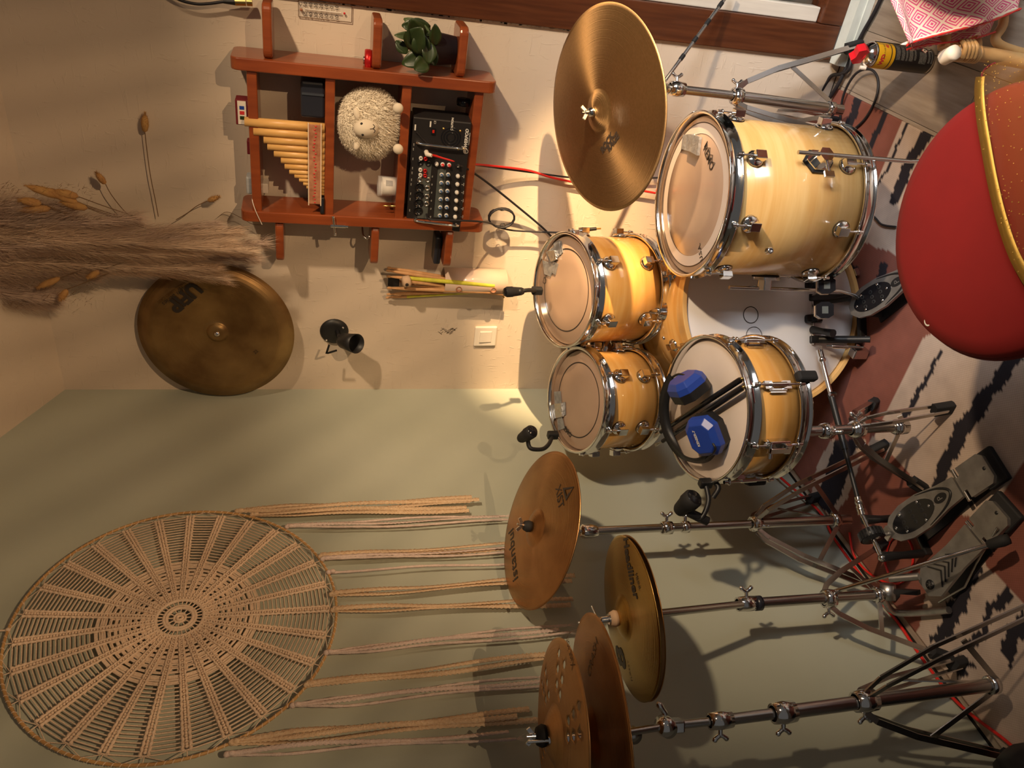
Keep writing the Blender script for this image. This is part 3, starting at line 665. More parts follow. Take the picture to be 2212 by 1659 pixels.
# --- light switch, pencil scribble, filler crumbs
q = PY(1048, 725, 0); ls = thing('light_switch', 'square white rocker light switch on the plaster wall', 'switch', q)
MS = frame(q+V((0, -.004, 0)), (0, -1, 0), (1, 0, .03))
build(MB().box((0, 0, 0), (.080, .080, .009)), 'plate', 'plastic_white', ls, M=MS, bev=.004); build(MB().box((0, 0, .005), (.043, .043, .005), Matrix.Rotation(.05, 3, 'X')), 'rocker', 'plastic_white', ls, M=MS, bev=.001)
random.seed(9); mb = MB(); q = PY(966, 715, -.0012); M_ = frame(q, (0, -1, 0), (1, 0, 0))
mb.M = M_
for k in range(26):
    a_ = random.uniform(-.011, .011); b_ = random.uniform(-.028, .028); l = random.uniform(.006, .014); s = random.choice((-1, 1))
    mb.tube([(a_-l*.5, b_-s*l*.5, 0), (a_+l*.3, b_+s*l*.5, 0)], .0005, 4)
o = build(mb, 'pencil_scribble', 'print'); tag(o, 'small dark pencil scribble on the plaster near the light switch', 'scribble')

# --- stick holder with sticks, brush and mallet
sk = thing('stick_holder', 'pale pink curved plastic drumstick holder screwed to the wall', 'stick holder', PY(1028, 617, -.01))
zt, zb_ = PY(960, 617, -.05).z, PY(1095, 617, -.05).z
hx = PY(1028, 617, -.05).x; hw = abs(PY(1028, 592, -.05).x-PY(1028, 640, -.05).x)
mb = MB(); n_ = 14; pr = []
for k in range(n_+1):
    a_ = PI*k/n_; pr.append((hx+hw/2*math.cos(a_), -.004-.062*math.sin(a_)**.8))
vs = []
for z in (zb_, zt):
    for s in (1, .95): vs += [(hx+(x-hx)*s, y*s, z) for x, y in pr]
m_ = n_+1
fs = [(k, k+1, 2*m_+k+1, 2*m_+k) for k in range(n_)]+[(m_+k+1, m_+k, 3*m_+k, 3*m_+k+1) for k in range(n_)]+[(2*m_+k, 2*m_+k+1, 3*m_+k+1, 3*m_+k) for k in range(n_)]+[(k+1, k, m_+k, m_+k+1) for k in range(n_)]
mb.add(vs, fs, True); mb.add([(x, y, zb_+.002) for x, y in pr], [tuple(range(m_))]); build(mb, 'sleeve', 'pink_holder', sk)
for x, y in ((991, 625), (1066, 627)):
    p = PY(x, y, -.0655); build(MB(frame(p, (0, -1, 0))).lathe([(.0105, -.002), (.0105, .0015), (.0075, .0015), (.0075, -.001), (0, -.001)], 18), 'rivet', 'bamboo_band', sk)
for x, y in ((1093, 609), (1088, 642)):
    p = PY(x, y, -.03); build(MB(frame(p, (0, -1, 0))).lathe([(.0035, -.004), (.0035, .001), (0, .002)], 10), 'screw', 'brass', sk)
stk = [((836, 578), (965, 600), -.025, 'stick_wood', 'dark wooden drumstick nearest the shelf in the pink stick holder'), ((834, 584), (965, 604), -.045, 'stick_wood', 'wooden drumstick leaning second in the pink stick holder'),
       ((835, 597), (962, 608), -.06, 'neon', 'drumstick with bright yellow-green grip in the pink stick holder'), ((870, 612), (965, 622), -.05, 'stick_wood', 'short wooden drumstick end in the middle of the pink stick holder'),
       ((836, 622), (962, 627), -.055, 'stick_wood', 'thick pale wooden drumstick in the pink stick holder'), ((835, 636), (962, 630), -.035, 'stick_wood', 'thin wooden drumstick with a pointed tip low in the holder'), ((833, 643), (965, 634), -.018, 'neon', 'lowest drumstick, striped yellow, in the pink stick holder')]
for (x0, y0), (x1, y1), Y, mt, lb in stk:
    a_, b_ = PY(x0, y0, Y), PY(x1, y1, Y); d = (b_-a_).normalized(); e = a_+d*.36
    s = thing('drumstick', lb, 'drumstick', e, 'sticks in the wall holder')
    build(MB().tube([a_+d*t for t in (.0, .004, .010, .014, .03, .07)], [.002, .0042, .0045, .003, .0045, .0068], 10), 'tip', 'stick_wood', s)
    build(MB().tube([a_+d*t for t in (.07, .2, .36)], [.0068, .0072, .0072], 10), 'shaft', mt, s)
q = PY(878, 608, -.075); e = PY(960, 618, -.05)
g = thing('felt_mallet', 'drum mallet with a thick round felt head in the pink stick holder', 'mallet', e)
build(MB(frame(q, (-.15, -.12, 1))).lathe([(0, -.013), (.012, -.014), (.019, -.009), (.019, .009), (.012, .014), (0, .013)], 24), 'felt_head', 'felt', g)
build(MB().tube([q, e, e+(e-q)*.8], .0055, 8), 'handle', 'stick_wood', g); build(MB(frame(q+V((-.002, -.0195, 0)), (0, -1, 0))).lathe([(.006, 0), (.004, .001), (0, .001)], 10), 'badge', 'print', g)
a_, b_ = PY(838, 606, -.04), PY(862, 608, -.04)
g = thing('wire_brush', 'dark drum brush with flat black bristles behind the mallet', 'brush', PY(960, 616, -.04))
build(MB().box((a_+b_)/2, (.032, .012, (a_-b_).length), None), 'bristles', 'black', g); build(MB().tube([b_, PY(965, 616, -.035)], .005, 8), 'handle', 'stick_wood', g)

# --- black wall lamp (unlit)
q = PY(722, 715, 0); sp_ = thing('wall_spotlight', 'black unlit adjustable wall spotlight with a wire handle', 'lamp', q)
MS = frame(q+V((0, -.001, 0)), (0, -1, 0), (1, 0, 0))
build(MB().lathe([(0, .012), (.03, .012), (.044, .008), (.048, 0)], 28), 'base_plate', 'black', sp_, M=MS)
hd = PY(738, 730, -.13); b0 = q+V((.005, -.012, -.01))
build(MB().tube(smooth([b0, b0+V((0, -.03, -.004)), b0+V((-.004, -.06, -.012))], 4), .009, 10).ball(b0+V((-.004, -.06, -.012)), .014, 14, 10), 'joint', 'black_gloss', sp_)
ax = (V((.3, -.75, -.6))).normalized(); h0 = b0+V((-.006, -.045, -.008)); Mh = frame(h0, ax)
build(MB().lathe([(0, 0), (.018, .002), (.026, .018), (.029, .05), (.033, .085), (.031, .085), (.027, .05), (.020, .02), (0, .012)], 28), 'lamp_head', 'black', sp_, M=Mh)
a_, b_, c_ = PY(711, 745, -.09), PY(705, 764, -.10), PY(727, 757, -.11)
build(MB().tube([a_, b_, b_+V((.002, 0, -.004)), c_], .0035, 8), 'wire_handle', 'black', sp_)
build(MB(frame(q+V((-.03, -.012, .026)), (0, -1, 0))).lathe([(.004, 0), (.003, .002), (0, .003)], 10), 'screw', 'chrome', sp_)
build(MB(frame(q+V((.02, -.012, -.028)), (0, -1, 0))).lathe([(.004, 0), (.003, .002), (0, .003)], 10), 'screw', 'chrome', sp_)

# --- cymbals
def prof(R, h, br, bh):
    """height of the bow at radius r"""
    def f(r):
        if r < br:
            t = r/br; return h+bh*(1-t**2.1)
        t = (r-br)/(R-br); return h*(1-t**1.8)
    return f
def cymbal(name, label, Fm, diam, mt, h=.018, br=None, bh=.016, group=None, holes=None, th=.0018):
    R = diam/2; br = br or R*.22; f = prof(R, h, br, bh)
    t = thing(name, label, 'cymbal', Fm.translation, group)
    if not holes:
        rs = [.006]+[br*k/7 for k in range(1, 8)]+[br*1.03]+[br+(R-br)*k/22 for k in range(1, 23)]
        pr = [(r, f(r)) for r in rs]+[(r, f(r)-th) for r in rs[::-1]]
        o = build(MB().lathe(pr, 96, True), 'bronze_disc', mt, t, M=Fm)
    else:
        pts = []; n = 0; edges = []
        def ring(r, n_, cx=0, cy=0, con=False, ph=0):
            b0 = len(pts)
            for k in range(n_): pts.append(V((cx+r*math.cos(2*PI*k/n_+ph), cy+r*math.sin(2*PI*k/n_+ph))))
            if con: edges.extend((b0+k, b0+(k+1) % n_) for k in range(n_))
        ring(R, 96, con=True); ring(.006, 12, con=True)
        for r in [br*k/6 for k in range(1, 7)]+[br*1.04]: ring(r, 36)
        for k in range(1, 12):
            r = br+(R-br)*k/12; n_ = 72
            for q in range(n_):
                x, y = r*math.cos(2*PI*(q+.5*(k % 2))/n_), r*math.sin(2*PI*(q+.5*(k % 2))/n_)
                if all((x-a)**2+(y-b)**2 > (c+.002)**2 for a, b, c in holes): pts.append(V((x, y)))
        for a, b, c in holes: ring(c, 16, a, b, True)
        v2, e2, f2, *_ = geometry.delaunay_2d_cdt(pts, edges, [], 0, 1e-6)
        fs = []
        for fc in f2:
            c_ = sum((v2[i] for i in fc), V((0, 0)))/len(fc)
            if c_.length > R*.9995 or c_.length < .0058 or any((c_.x-a)**2+(c_.y-b)**2 < (c*.985)**2 for a, b, c in holes): continue
            fs.append(tuple(fc))
        mb = MB().add([(p.x, p.y, f(p.length)) for p in v2], fs, True)
        o = build(mb, 'bronze_disc', mt, t, M=Fm); s_ = o.modifiers.new('thickness', 'SOLIDIFY'); s_.thickness = th; s_.offset = -1
    return t, f
def ctext(s, sz, t, Fm, f, ang, r, rot, mt='print', **k):
    """lettering on a cymbal: centre at polar (ang, r), baseline turned by rot"""
    cx, cy = r*math.cos(ang), r*math.sin(ang); c, s_ = math.cos(rot), math.sin(rot)
    def mp(x, y):
        X, Y = cx+x*c-y*s_, cy+x*s_+y*c; return (X, Y, f(math.hypot(X, Y))+.0009)
    return text(s, sz, Fm, mt, t, fmap=mp, **k)
def cyl_px(Fm, x, y):      # picture point on the cymbal plane -> polar
    q = Fm.inverted() @ PP(x, y, Fm @ V((0, 0, .008)), Fm.to_3x3() @ V((0, 0, 1))); return math.atan2(q.y, q.x), math.hypot(q.x, q.y)
# china on the wall
CC = V((.256, -.045, 1.925)); FC = frame(CC, (0.06, -1, .05), (1, 0, 0))
ch = thing('china_cymbal', 'large dark bronze china cymbal screwed flat to the plaster wall', 'cymbal', CC); R = .24; br = .035
rs = [(.006, .012), (.015, .012), (.026, .010), (.032, .002), (.036, -.001), (.05, 0), (.12, .008), (.19, .017), (.200, .0185), (.212, .010), (R, .001)]
build(MB().lathe([(r, z) for r, z in rs]+[(r, z-.0018) for r, z in rs[::-1]], 96, True), 'bronze_disc', 'china_bronze', ch, M=FC)
fch = lambda r: .0+.0185*max(0, (r-.05)/.15)
def ctp(s, sz, t, Fm, f, x0, y0, x1, y1, **k):
    q0 = Fm.inverted() @ PP(x0, y0, Fm @ V((0, 0, .008)), Fm.to_3x3() @ V((0, 0, 1))); q1 = Fm.inverted() @ PP(x1, y1, Fm @ V((0, 0, .008)), Fm.to_3x3() @ V((0, 0, 1))); c = (q0+q1)/2; d = q1-q0
    return ctext(s, sz, t, Fm, f, math.atan2(c.y, c.x), math.hypot(c.x, c.y), math.atan2(d.y, d.x), **k)
f2_ = lambda q: fch(q)+.002
ctp('UFiP', .062, ch, FC, f2_, 424, 618, 374, 662, bold=.0028); ctp('Rough Series', .022, ch, FC, f2_, 405, 617, 364, 647, shear=.3); ctp('NATURAL HAND CAST', .013, ch, FC, f2_, 398, 608, 356, 640, mt='print_faint'); ctp('22', .016, ch, FC, f2_, 548, 763, 558, 754)
build(MB().lathe([(.010, .012), (.010, .014), (.0055, .018), (0, .019)], 16), 'fixing_screw', 'chrome', ch, M=FC)
build(MB().cyl((.0, 0, -.040), (0, 0, .012), .004, n=8), 'wall_plug', 'chrome_dull', ch, M=FC)
# --- dried pampas bundle hanging from the sloping ceiling
random.seed(21)
pg = thing('pampas_bunch', 'hanging bunch of dried pampas plumes and bunny-tail grass above the china cymbal', 'dried flowers', PY(-30, 520, -.16))
def plume(p0, p1, L_, w0, w1, n, name, mt, sag=.03):
    """feathery plume from p0 to p1: fine hairs sweeping toward the tip"""
    p0 = V(p0); p1 = V(p1); d = p1-p0; mb = MB()
    side = d.cross(V((0, 1, 0))).normalized(); out = side.cross(d).normalized()
    bend = side*random.uniform(-sag, sag)
    cen = lambda t: p0+d*t+bend*math.sin(PI*t)
    mb.tube([cen(k/8) for k in range(9)], [.0018-.0001*k for k in range(9)], 5)
    for k in range(n):
        t = random.random()**.9*.98; a_ = random.uniform(0, 2*PI); q = side*math.cos(a_)+out*math.sin(a_)*.6
        l = L_*random.uniform(.5, 1.1)*(.6+.4*math.sin(PI*min(1, t*.8+.15))); w_ = w0+(w1-w0)*t; c = cen(t); dn = d.normalized()
        e1 = c+dn*l*.45+q*w_*random.uniform(.3, .7); e2 = c+dn*l+q*w_*random.uniform(.55, 1.15)+V((0, 0, -.006))
        s = q.cross(dn).normalized()*random.uniform(.00025, .0005)
        mb.add([c-s, c+s, e1+s, e1-s, e2], [(0, 1, 2, 3), (3, 2, 4)])
    return build(mb, name, mt, pg)
for i, (x0, y0, x1, y1, Y, w_, mt) in enumerate(((-60, 500, 470, 485, -.16, .035, 'plume'), (-60, 520, 520, 500, -.19, .034, 'plume_light'), (-40, 560, 580, 525, -.15, .04, 'plume'), (-50, 530, 560, 560, -.14, .034, 'plume'),
        (-50, 560, 470, 580, -.18, .038, 'plume_light'), (-40, 580, 490, 605, -.17, .034, 'plume_light'), (-60, 500, 440, 545, -.21, .038, 'plume_light'), (-50, 480, 300, 470, -.17, .05, 'plume'), (-60, 590, 200, 590, -.16, .05, 'plume'),
        (80, 520, 545, 545, -.22, .03, 'plume_light'), (60, 500, 500, 520, -.2, .034, 'plume_light'), (-80, 610, 120, 640, -.14, .06, 'plume'), (-80, 470, 150, 470, -.14, .06, 'plume'), (-60, 540, 390, 520, -.215, .036, 'plume'))):
    plume(PY(x0, y0, Y), PY(x1, y1, Y+.02), .070, w_*1.5, w_*.75, 3600, 'plume', mt)
def tail(x, y, x2, y2, Y, stem, w_=.010):
    a_, b_ = PY(x, y, Y), PY(x2, y2, Y); mb = MB(); d = (b_-a_); L_ = d.length; M_ = frame(a_, d)
    mb.M = M_; mb.lathe([(0, 0), (w_*.7, L_*.1), (w_, L_*.4), (w_*.8, L_*.75), (0, L_)], 12)
    for k in range(420):
        t = random.random(); a2 = random.uniform(0, 2*PI); r = w_*math.sin(PI*min(.97, t*.9+.08)); c = V((r*.8*math.cos(a2), r*.8*math.sin(a2), L_*t)); o_ = V((math.cos(a2), math.sin(a2), .9))*random.uniform(.004, .008)
        s = V((-math.sin(a2), math.cos(a2), 0))*.0005; mb.add([c-s, c+s, c+o_], [(0, 1, 2)])
    o = build(mb, 'bunny_tail', 'bunny_tail', pg)
    build(MB().tube(smooth([a_]+[PY(*p, Y) for p in stem], 5), .0012, 5), 'dry_stem', 'stem', pg)
tail(313, 286, 313, 244, -.03, [(318, 330), (325, 380), (335, 430), (342, 468)])
tail(228, 398, 207, 372, -.06, [(240, 420), (265, 452), (290, 475)], .009)
tail(448, 434, 474, 425, -.06, [(425, 445), (405, 460), (380, 475)], .008)
for x, y, x2, y2 in ((145, 428, 52, 400), (170, 440, 90, 405), (110, 450, 40, 455), (90, 440, 40, 432), (170, 425, 110, 412), (190, 450, 130, 436)): tail(x, y, x2, y2, -.15, [(x+60, y+22), (x+130, y+45)], .012)
for x, y, x2, y2 in ((130, 600, 80, 622), (215, 585, 190, 600), (145, 625, 130, 648)): tail(x, y, x2, y2, -.18, [(x+40, y-15), (x+90, y-35)], .009)
mb = MB()
for k in range(500):      # misty fine sprigs
    x, y = random.uniform(-20, 200), random.choice((random.uniform(395, 470), random.uniform(600, 660))); p = PY(x, y, -.14+random.uniform(-.05, .05)); q = p+V((random.uniform(-.02, .02), 0, random.uniform(-.02, .02))); s = V((.0005, 0, .0003))
    mb.add([p-s, p+s, q], [(0, 1, 2)])
o = build(mb, 'fine_sprigs', 'stem', pg); o['kind'] = 'stuff'
build(MB().tube([PY(-60, 520, -.16), PY(-60, 520, -.16)+V((0, -.02, .15))], .0025, 6), 'hanging_cord', 'stem', pg)
build(MB().tube(smooth([PY(470, 470, -.03), PY(490, 458, -.03), PY(520, 470, -.04), PY(545, 484, -.05), PY(568, 486, -.14)], 6), .0008, 5), 'loose_thread', 'stem', pg)

# --- dreamcatcher on the sage wall
DC = V((.028, -1.006, 1.935)); DR = .368
FD = frame(DC, (1, 0, 0), (0, 1, 0))      # local x = toward the corner, y = up, z = into the room
dc = thing('dreamcatcher', 'large round crocheted cotton dreamcatcher with long lace streamers on the sage wall', 'dreamcatcher', DC)
build(MB().tube([(DR*math.cos(2*PI*k/96), DR*math.sin(2*PI*k/96), 0) for k in range(96)], .0035, 8, closed=True), 'hoop', 'cane', dc, M=FD)
mb = MB(); random.seed(2)
for k in range(140):      # thread wound along the hoop
    a0 = 2*PI*k/140; pts = [((DR+.004*math.cos(q*3))*math.cos(a0+q*.0145), (DR+.004*math.cos(q*3))*math.sin(a0+q*.0145), .004*math.sin(q*3)) for q in (0, .5, 1, 1.5, 2)]
    mb.tube(pts, .0011, 4, caps=False)
build(mb, 'hoop_winding', 'cotton', dc, M=FD)
NS = 27
# centre medallion
mb = MB()
for r, t in ((.006, .004), (.013, .003), (.030, .0045), (.036, .004)): mb.tube([(r*math.cos(2*PI*k/40), r*math.sin(2*PI*k/40), .002) for k in range(40)], t, 6, closed=True)
for k in range(12): a = 2*PI*k/12; mb.tube([(.013*math.cos(a), .013*math.sin(a), .002), (.028*math.cos(a), .028*math.sin(a), .002)], .0016, 5)
for k in range(30): a = 2*PI*k/30; mb.tube([(.038*math.cos(a), .038*math.sin(a), .002), (.052*math.cos(a), .052*math.sin(a), .002)], .0018, 5)
mb.tube([(.054*math.cos(2*PI*k/60), .054*math.sin(2*PI*k/60), .002) for k in range(60)], .0042, 6, closed=True)
build(mb, 'crochet_medallion', 'cotton', dc, M=FD)
r0, r1 = .056, DR-.018
mb = MB()
for s in range(NS):
    for k in range(24):
        ra, rb = .054+.0068*k, .054+.0068*(k+1)
        for c_ in range(6):
            hole = c_ in ((2, 3) if k < 15 else (1, 2, 3, 4)) and k > 3 and (k % 2 or k > 19)
            if hole: continue
            aa, ab = 2*PI*(s+c_/6)/NS+.05, 2*PI*(s+(c_+1)/6)/NS+.05
            mb.add([(ra*math.cos(aa), ra*math.sin(aa), .001), (ra*math.cos(ab), ra*math.sin(ab), .001), (rb*math.cos(ab), rb*math.sin(ab), .001), (rb*math.cos(aa), rb*math.sin(aa), .001)], [(0, 1, 2, 3)])
build(mb, 'crochet_ground', 'cotton', dc, M=FD)
for s in range(NS):
    a = 2*PI*s/NS+.05; rad = V((math.cos(a), math.sin(a), 0)); tan = V((-math.sin(a), math.cos(a), 0)); mb = MB()
    for sd in (-1, 1):       # two plaited rows and a beaded middle
        pts = []; n_ = 70
        for k in range(n_+1):
            t = k/n_; r = r0+(r1-r0)*t; w_ = .0038+.0040*t; pts.append(rad*r+tan*(sd*w_+.0009*math.sin(k*1.9+sd))+V((0, 0, .003+.0008*math.sin(k*1.9))))
        mb.tube(pts, [.0026+.0012*(k/n_)+.0009*math.sin(k*2.2) for k in range(n_+1)], 5)
    for k in range(46):
        t = k/46; mb.ball(rad*(r0+(r1-r0)*t)+V((0, 0, .004)), (.0024+.0014*t,)*3, 6, 4)
    build(mb, 'crochet_spoke', 'cotton', dc, M=FD)
    a2 = 2*PI*(s+1)/NS+.05; rad2 = V((math.cos(a2), math.sin(a2), 0)); mb = MB(); nr = 28
    for k in range(nr):
        t = .06+.94*(k/(nr-1))**.92; r = r0+(r1-r0)*t; p, q = rad*r, rad2*r
        if t < .42: # dense inner stitches
            mb.tube([p, (p+q)/2*.995, q], .0028, 4, caps=False)
        else:
            mb.tube([p+V((0, 0, .002)), p*.75+q*.25, p*.25+q*.75, q+V((0, 0, .002))], .0017, 4, caps=False)
    build(mb, 'rung_threads', 'cotton', dc, M=FD)
    e = rad*r1; mb = MB(); am = (a+a2)/2; hp = V((math.cos(am), math.sin(am), 0))*DR; hp0 = V((math.cos(a), math.sin(a), 0))*DR
    mb.tube([e, hp0], .0013, 5).tube([e, hp*.99, hp], .0010, 5).tube([rad2*r1, hp], .0010, 5)
    build(mb, 'tie_thread', 'cotton', dc, M=FD)
tp = FD @ V((0, DR, 0)); build(MB().tube([tp, tp+V((0, 0, .16))], .0022, 6).ball(tp, .006, 8, 6), 'hanging_loop', 'cotton', dc)
STR = [((512, 1104), (1065, 1078), 'lace', 3), ((545, 1112), (1048, 1098), 'lace', 2), ((620, 1138), (1110, 1118), 'cotton_mauve', 3), ((692, 1202), (1250, 1172), 'lace', 2), ((697, 1208), (1245, 1182), 'cotton_mauve', 2), ((710, 1236), (1240, 1210), 'cotton_mauve', 1),
       ((716, 1284), (1250, 1248), 'lace', 2), ((719, 1318), (1262, 1300), 'lace', 2), ((705, 1410), (1255, 1355), 'cotton_mauve', 3), ((662, 1480), (1200, 1418), 'lace', 2), ((632, 1524), (1185, 1470), 'cotton_mauve', 3), ((500, 1604), (1168, 1542), 'lace', 3), ((490, 1630), (1118, 1588), 'cotton_mauve', 2)]
random.seed(31)
for (x0, y0), (x1, y1), mt, n_ in STR:
    a, b = PX(x0, y0, .032), PX(x1, y1, .022); kn = MB().ball(a, .007, 8, 6).ball(a+V((.003, 0, -.010)), (.006, .006, .008), 8, 6)
    for j in range(n_):
        off = (j-(n_-1)/2)*.011; ln = random.uniform(.9, 1.0); pts = []; K = 36; wd = []
        ph = random.uniform(0, 6)
        for k in range(K+1):
            t = k/K; p = a.lerp(b, t*ln); p = p+V((.002*math.sin(t*9+ph)-.004*j*0+.004*(j % 2), off*min(1, t*5)+.004*math.sin(t*7+ph)*min(1, t*3), 0)); pts.append(p)
            tw = .5*math.sin(t*4+ph+j); wd.append(V((math.sin(tw)*.7, math.cos(tw), 0)))
        if mt == 'lace' or j == 1:
            o = build(MB().ribbon(smooth(pts, 3), [wd[min(K, q//3)] for q in range(3*K+1)], .013 if mt == 'lace' else .010, .0012, .0014, .011), 'lace_streamer', mt, dc)
        else:
            mb = MB().tube(pts, [.0034+.0006*math.sin(k*2.4) for k in range(K+1)], 6)
            for q in range(14):
                e = pts[-1]; f_ = e+V((random.uniform(-.004, .006), random.uniform(-.012, .012), random.uniform(-.035, -.012))); s = V((0, .0006, 0)); mb.add([e-s, e+s, f_], [(0, 1, 2)])
            o = build(mb, 'cord_streamer', mt, dc)
    build(kn, 'knot', mt, dc)
# ------------------------------------------------------------ drums
def drum(t, Fm, R, L, nl, ph, shm, hm, tube_lugs=False, bottom=True, lugz=.058, ear=True):
    build(MB().lathe([(R, -.004), (R, -L+.004), (R-.006, -L+.004), (R-.006, -.004)], 72, True), 'shell', shm, t, M=Fm)
    hd = build(MB().lathe([(0, 0), (R*.5, 0), (R-.004, 0), (R+.002, -.006), (R+.004, -.014)], 72), 'drum_head', hm, t, M=Fm)
    hp = [(R+.004, -.016), (R+.006, -.022), (R+.0155, -.022), (R+.0155, -.0195), (R+.0085, -.017), (R+.0075, .004), (R+.0085, .010), (R+.013, .0115), (R+.013, .014), (R+.006, .0135), (R+.004, .009), (R+.0035, -.01)]
    def rim(flip):
        mb = MB().lathe([(r, (-z-L) if flip else z) for r, z in hp], 80, True)
        for k in range(nl):
            a = ph+2*PI*k/nl; z = -.0205 if not flip else -L+.0205
            mb.ball(((R+.0165)*math.cos(a), (R+.0165)*math.sin(a), z), (.0075, .0075, .004), 8, 6)
        return mb
    build(rim(False), 'rim', 'chrome', t, M=Fm)
    if bottom:
        build(MB().lathe([(0, -L), (R-.004, -L), (R+.003, -L+.008)], 48), 'bottom_head', 'head_tan', t, M=Fm)
        build(rim(True), 'bottom_rim', 'chrome', t, M=Fm)
    for k in range(nl):
        a = ph+2*PI*k/nl; rd = V((math.cos(a), math.sin(a), 0))
        if tube_lugs:
            zc = -L/2; Ml = Fm @ frame(rd*R+V((0, 0, zc)), rd, (0, 0, 1))
            mb = MB().box((.027, 0, .006), (.022, .020, .012)).box((-.027, 0, .006), (.022, .020, .012)).cyl((.022, 0, .014), (-.022, 0, .014), .0062, n=12).box((.0, .010, .004), (.052, .006, .008)).box((0, .017, .004), (.046, .004, .006))
            lo = build(mb, 'lug', 'chrome', t, M=Ml)
            build(MB().cyl(rd*(R+.0155)+V((0, 0, -.008)), rd*(R+.0155)+V((0, 0, -L+.008)), .0028, n=8).cyl(rd*(R+.0155)+V((0, 0, -.006)), rd*(R+.0155)+V((0, 0, -.016)), .0052, n=6).cyl(rd*(R+.0155)+V((0, 0, -L+.006)), rd*(R+.0155)+V((0, 0, -L+.016)), .0052, n=6), 'tension_rod', 'chrome', lo, M=Fm)
            continue
        for top in ((1, 0) if bottom else (1,)):
            z = -lugz if top else -L+lugz; sg = 1 if top else -1
            Ml = Fm @ frame(rd*R+V((0, 0, z)), rd, (0, 0, 1))
            mb = MB().lathe([(.0235, 0), (.0235, .002)], 20); mb2 = MB().lathe([(.0218, .001), (.0218, .005), (.016, .010), (.010, .012), (0, .0125)], 20).box((-.005*sg, 0, .018), (.028, .022, .018))
            lo = build(mb2, 'lug', 'chrome', t, M=Ml, bev=.0012); build(mb, 'gasket', 'black', lo, M=Ml)
            z1 = -.012 if top else -L+.012
            build(MB().cyl(rd*(R+.0165)+V((0, 0, z1)), rd*(R+.0165)+V((0, 0, z)), .0028, n=8).cyl(rd*(R+.0165)+V((0, 0, z1+.004*sg)), rd*(R+.0165)+V((0, 0, z1-.008*sg)), .005, n=6), 'tension_rod', 'chrome', lo, M=Fm)
    return hd
def hp_(Fm, x, y, h=.001):    # picture point on the head plane -> local point
    n = Fm.to_3x3() @ V((0, 0, 1)); return Fm.inverted() @ PP(x, y, Fm @ V((0, 0, h)), n)
def stripe(t, Fm, r, w, mt='print', name='ring_stripe', h=.0008):
    build(MB().lathe([(r-w/2, h), (r+w/2, h)], 72), name, mt, t, M=Fm)
def tapepiece(t, Fm, quad, mt='tape', h=.0022, th=.0015, name='tape_strip'):
    ps = [hp_(Fm, *p, h) for p in quad]; mb = MB(); mb.prism([(p.x, p.y) for p in ps], h-th/2, h+th/2); return build(mb, name, mt, t, M=Fm)
def htext(s, sz, t, Fm, x, y, x2, y2, mt='print', **k):
    """lettering lying on a head; baseline runs from (x,y) toward (x2,y2)"""
    a, b = hp_(Fm, x, y, .001), hp_(Fm, x2, y2, .001); d = b-a; c = (a+b)/2
    text(s, sz, Fm @ Matrix.Translation((c.x, c.y, .0013)) @ Matrix.Rotation(math.atan2(d.y, d.x), 4, 'Z'), mt, t, **k)
def crown(t, Fm, x, y, x2, y2, h):
    a, b = hp_(Fm, x, y, .001), hp_(Fm, x2, y2, .001); d = b-a; n = V((-d.y, d.x, 0)).normalized(); mb = MB(Fm)
    up = a+n*h; pts = [a, a+n*h*.9, a.lerp(b, .17)+n*h*.45, a.lerp(b, .33)+n*h*.95, a.lerp(b, .5)+n*h*.5, a.lerp(b, .67)+n*h*.95, a.lerp(b, .83)+n*h*.45, b+n*h*.9, b]
    mb.tube([p+V((0, 0, .001)) for p in pts], h*.05, 4); build(mb, 'crown_mark', 'print', t)

GT = 'maple drums of the kit'
# bass drum
BC = PD(1661, 665, 2.06); BC.z = .301
nb = -FH
FB = frame(BC, nb, RT); R = .279; L = .38
bd = thing('bass_drum', 'large maple bass drum with white batter head behind the pedals', 'bass drum', (BC.x, BC.y, 0), GT)
build(MB().lathe([(R, -.01), (R, -L), (R-.007, -L), (R-.007, -.01)], 96, True), 'shell', 'maple_orange', bd, M=FB)
build(MB().lathe([(0, -.004), (R-.004, -.004), (R+.003, -.012)], 96), 'batter_head', 'head_white', bd, M=FB)
build(MB().lathe([(0, -L+.001), (R-.004, -L+.001), (R+.003, -L+.012)], 64), 'front_head', 'black', bd, M=FB)
for z0, z1 in ((.006, -.034), (-L+.034, -L-.006)): build(MB().lathe([(R+.004, z0), (R+.018, z0), (R+.018, z1), (R+.004, z1)], 96, True, sm=False), 'hoop', 'maple', bd, M=FB, bev=.002)
for k in range(8):
    a = PI/8+2*PI*k/8; rd = V((math.cos(a), math.sin(a), 0)); Mc = FB @ frame(rd*(R+.018), rd, (0, 0, 1))
    co = build(MB().box((.010, 0, .006), (.005, .022, .014)).box((-.012, 0, .006), (.044, .020, .008)).cyl((-.002, 0, .016), (-.05, 0, .013), .004, n=8).cyl((.004, 0, .016), (-.012, 0, .016), .007, n=8), 'claw', 'chrome', bd, M=Mc, bev=.001)
    build(MB().lathe([(.020, 0), (.018, .006), (.010, .012), (0, .013)], 18).box((.004, 0, .014), (.03, .02, .014)), 'lug', 'chrome', bd, M=FB @ frame(rd*R+V((0, 0, -.13)), rd, (0, 0, 1)), bev=.001)
q = FB.inverted() @ PP(1623, 680, BC, nb)
mb = MB(); mb.M = FB; mb.tube([(q.x+.024*math.cos(2*PI*k/40), q.y+.024*math.sin(2*PI*k/40), -.0025) for k in range(40)], .0012, 6, closed=True); build(mb, 'printed_ring', 'print', bd)
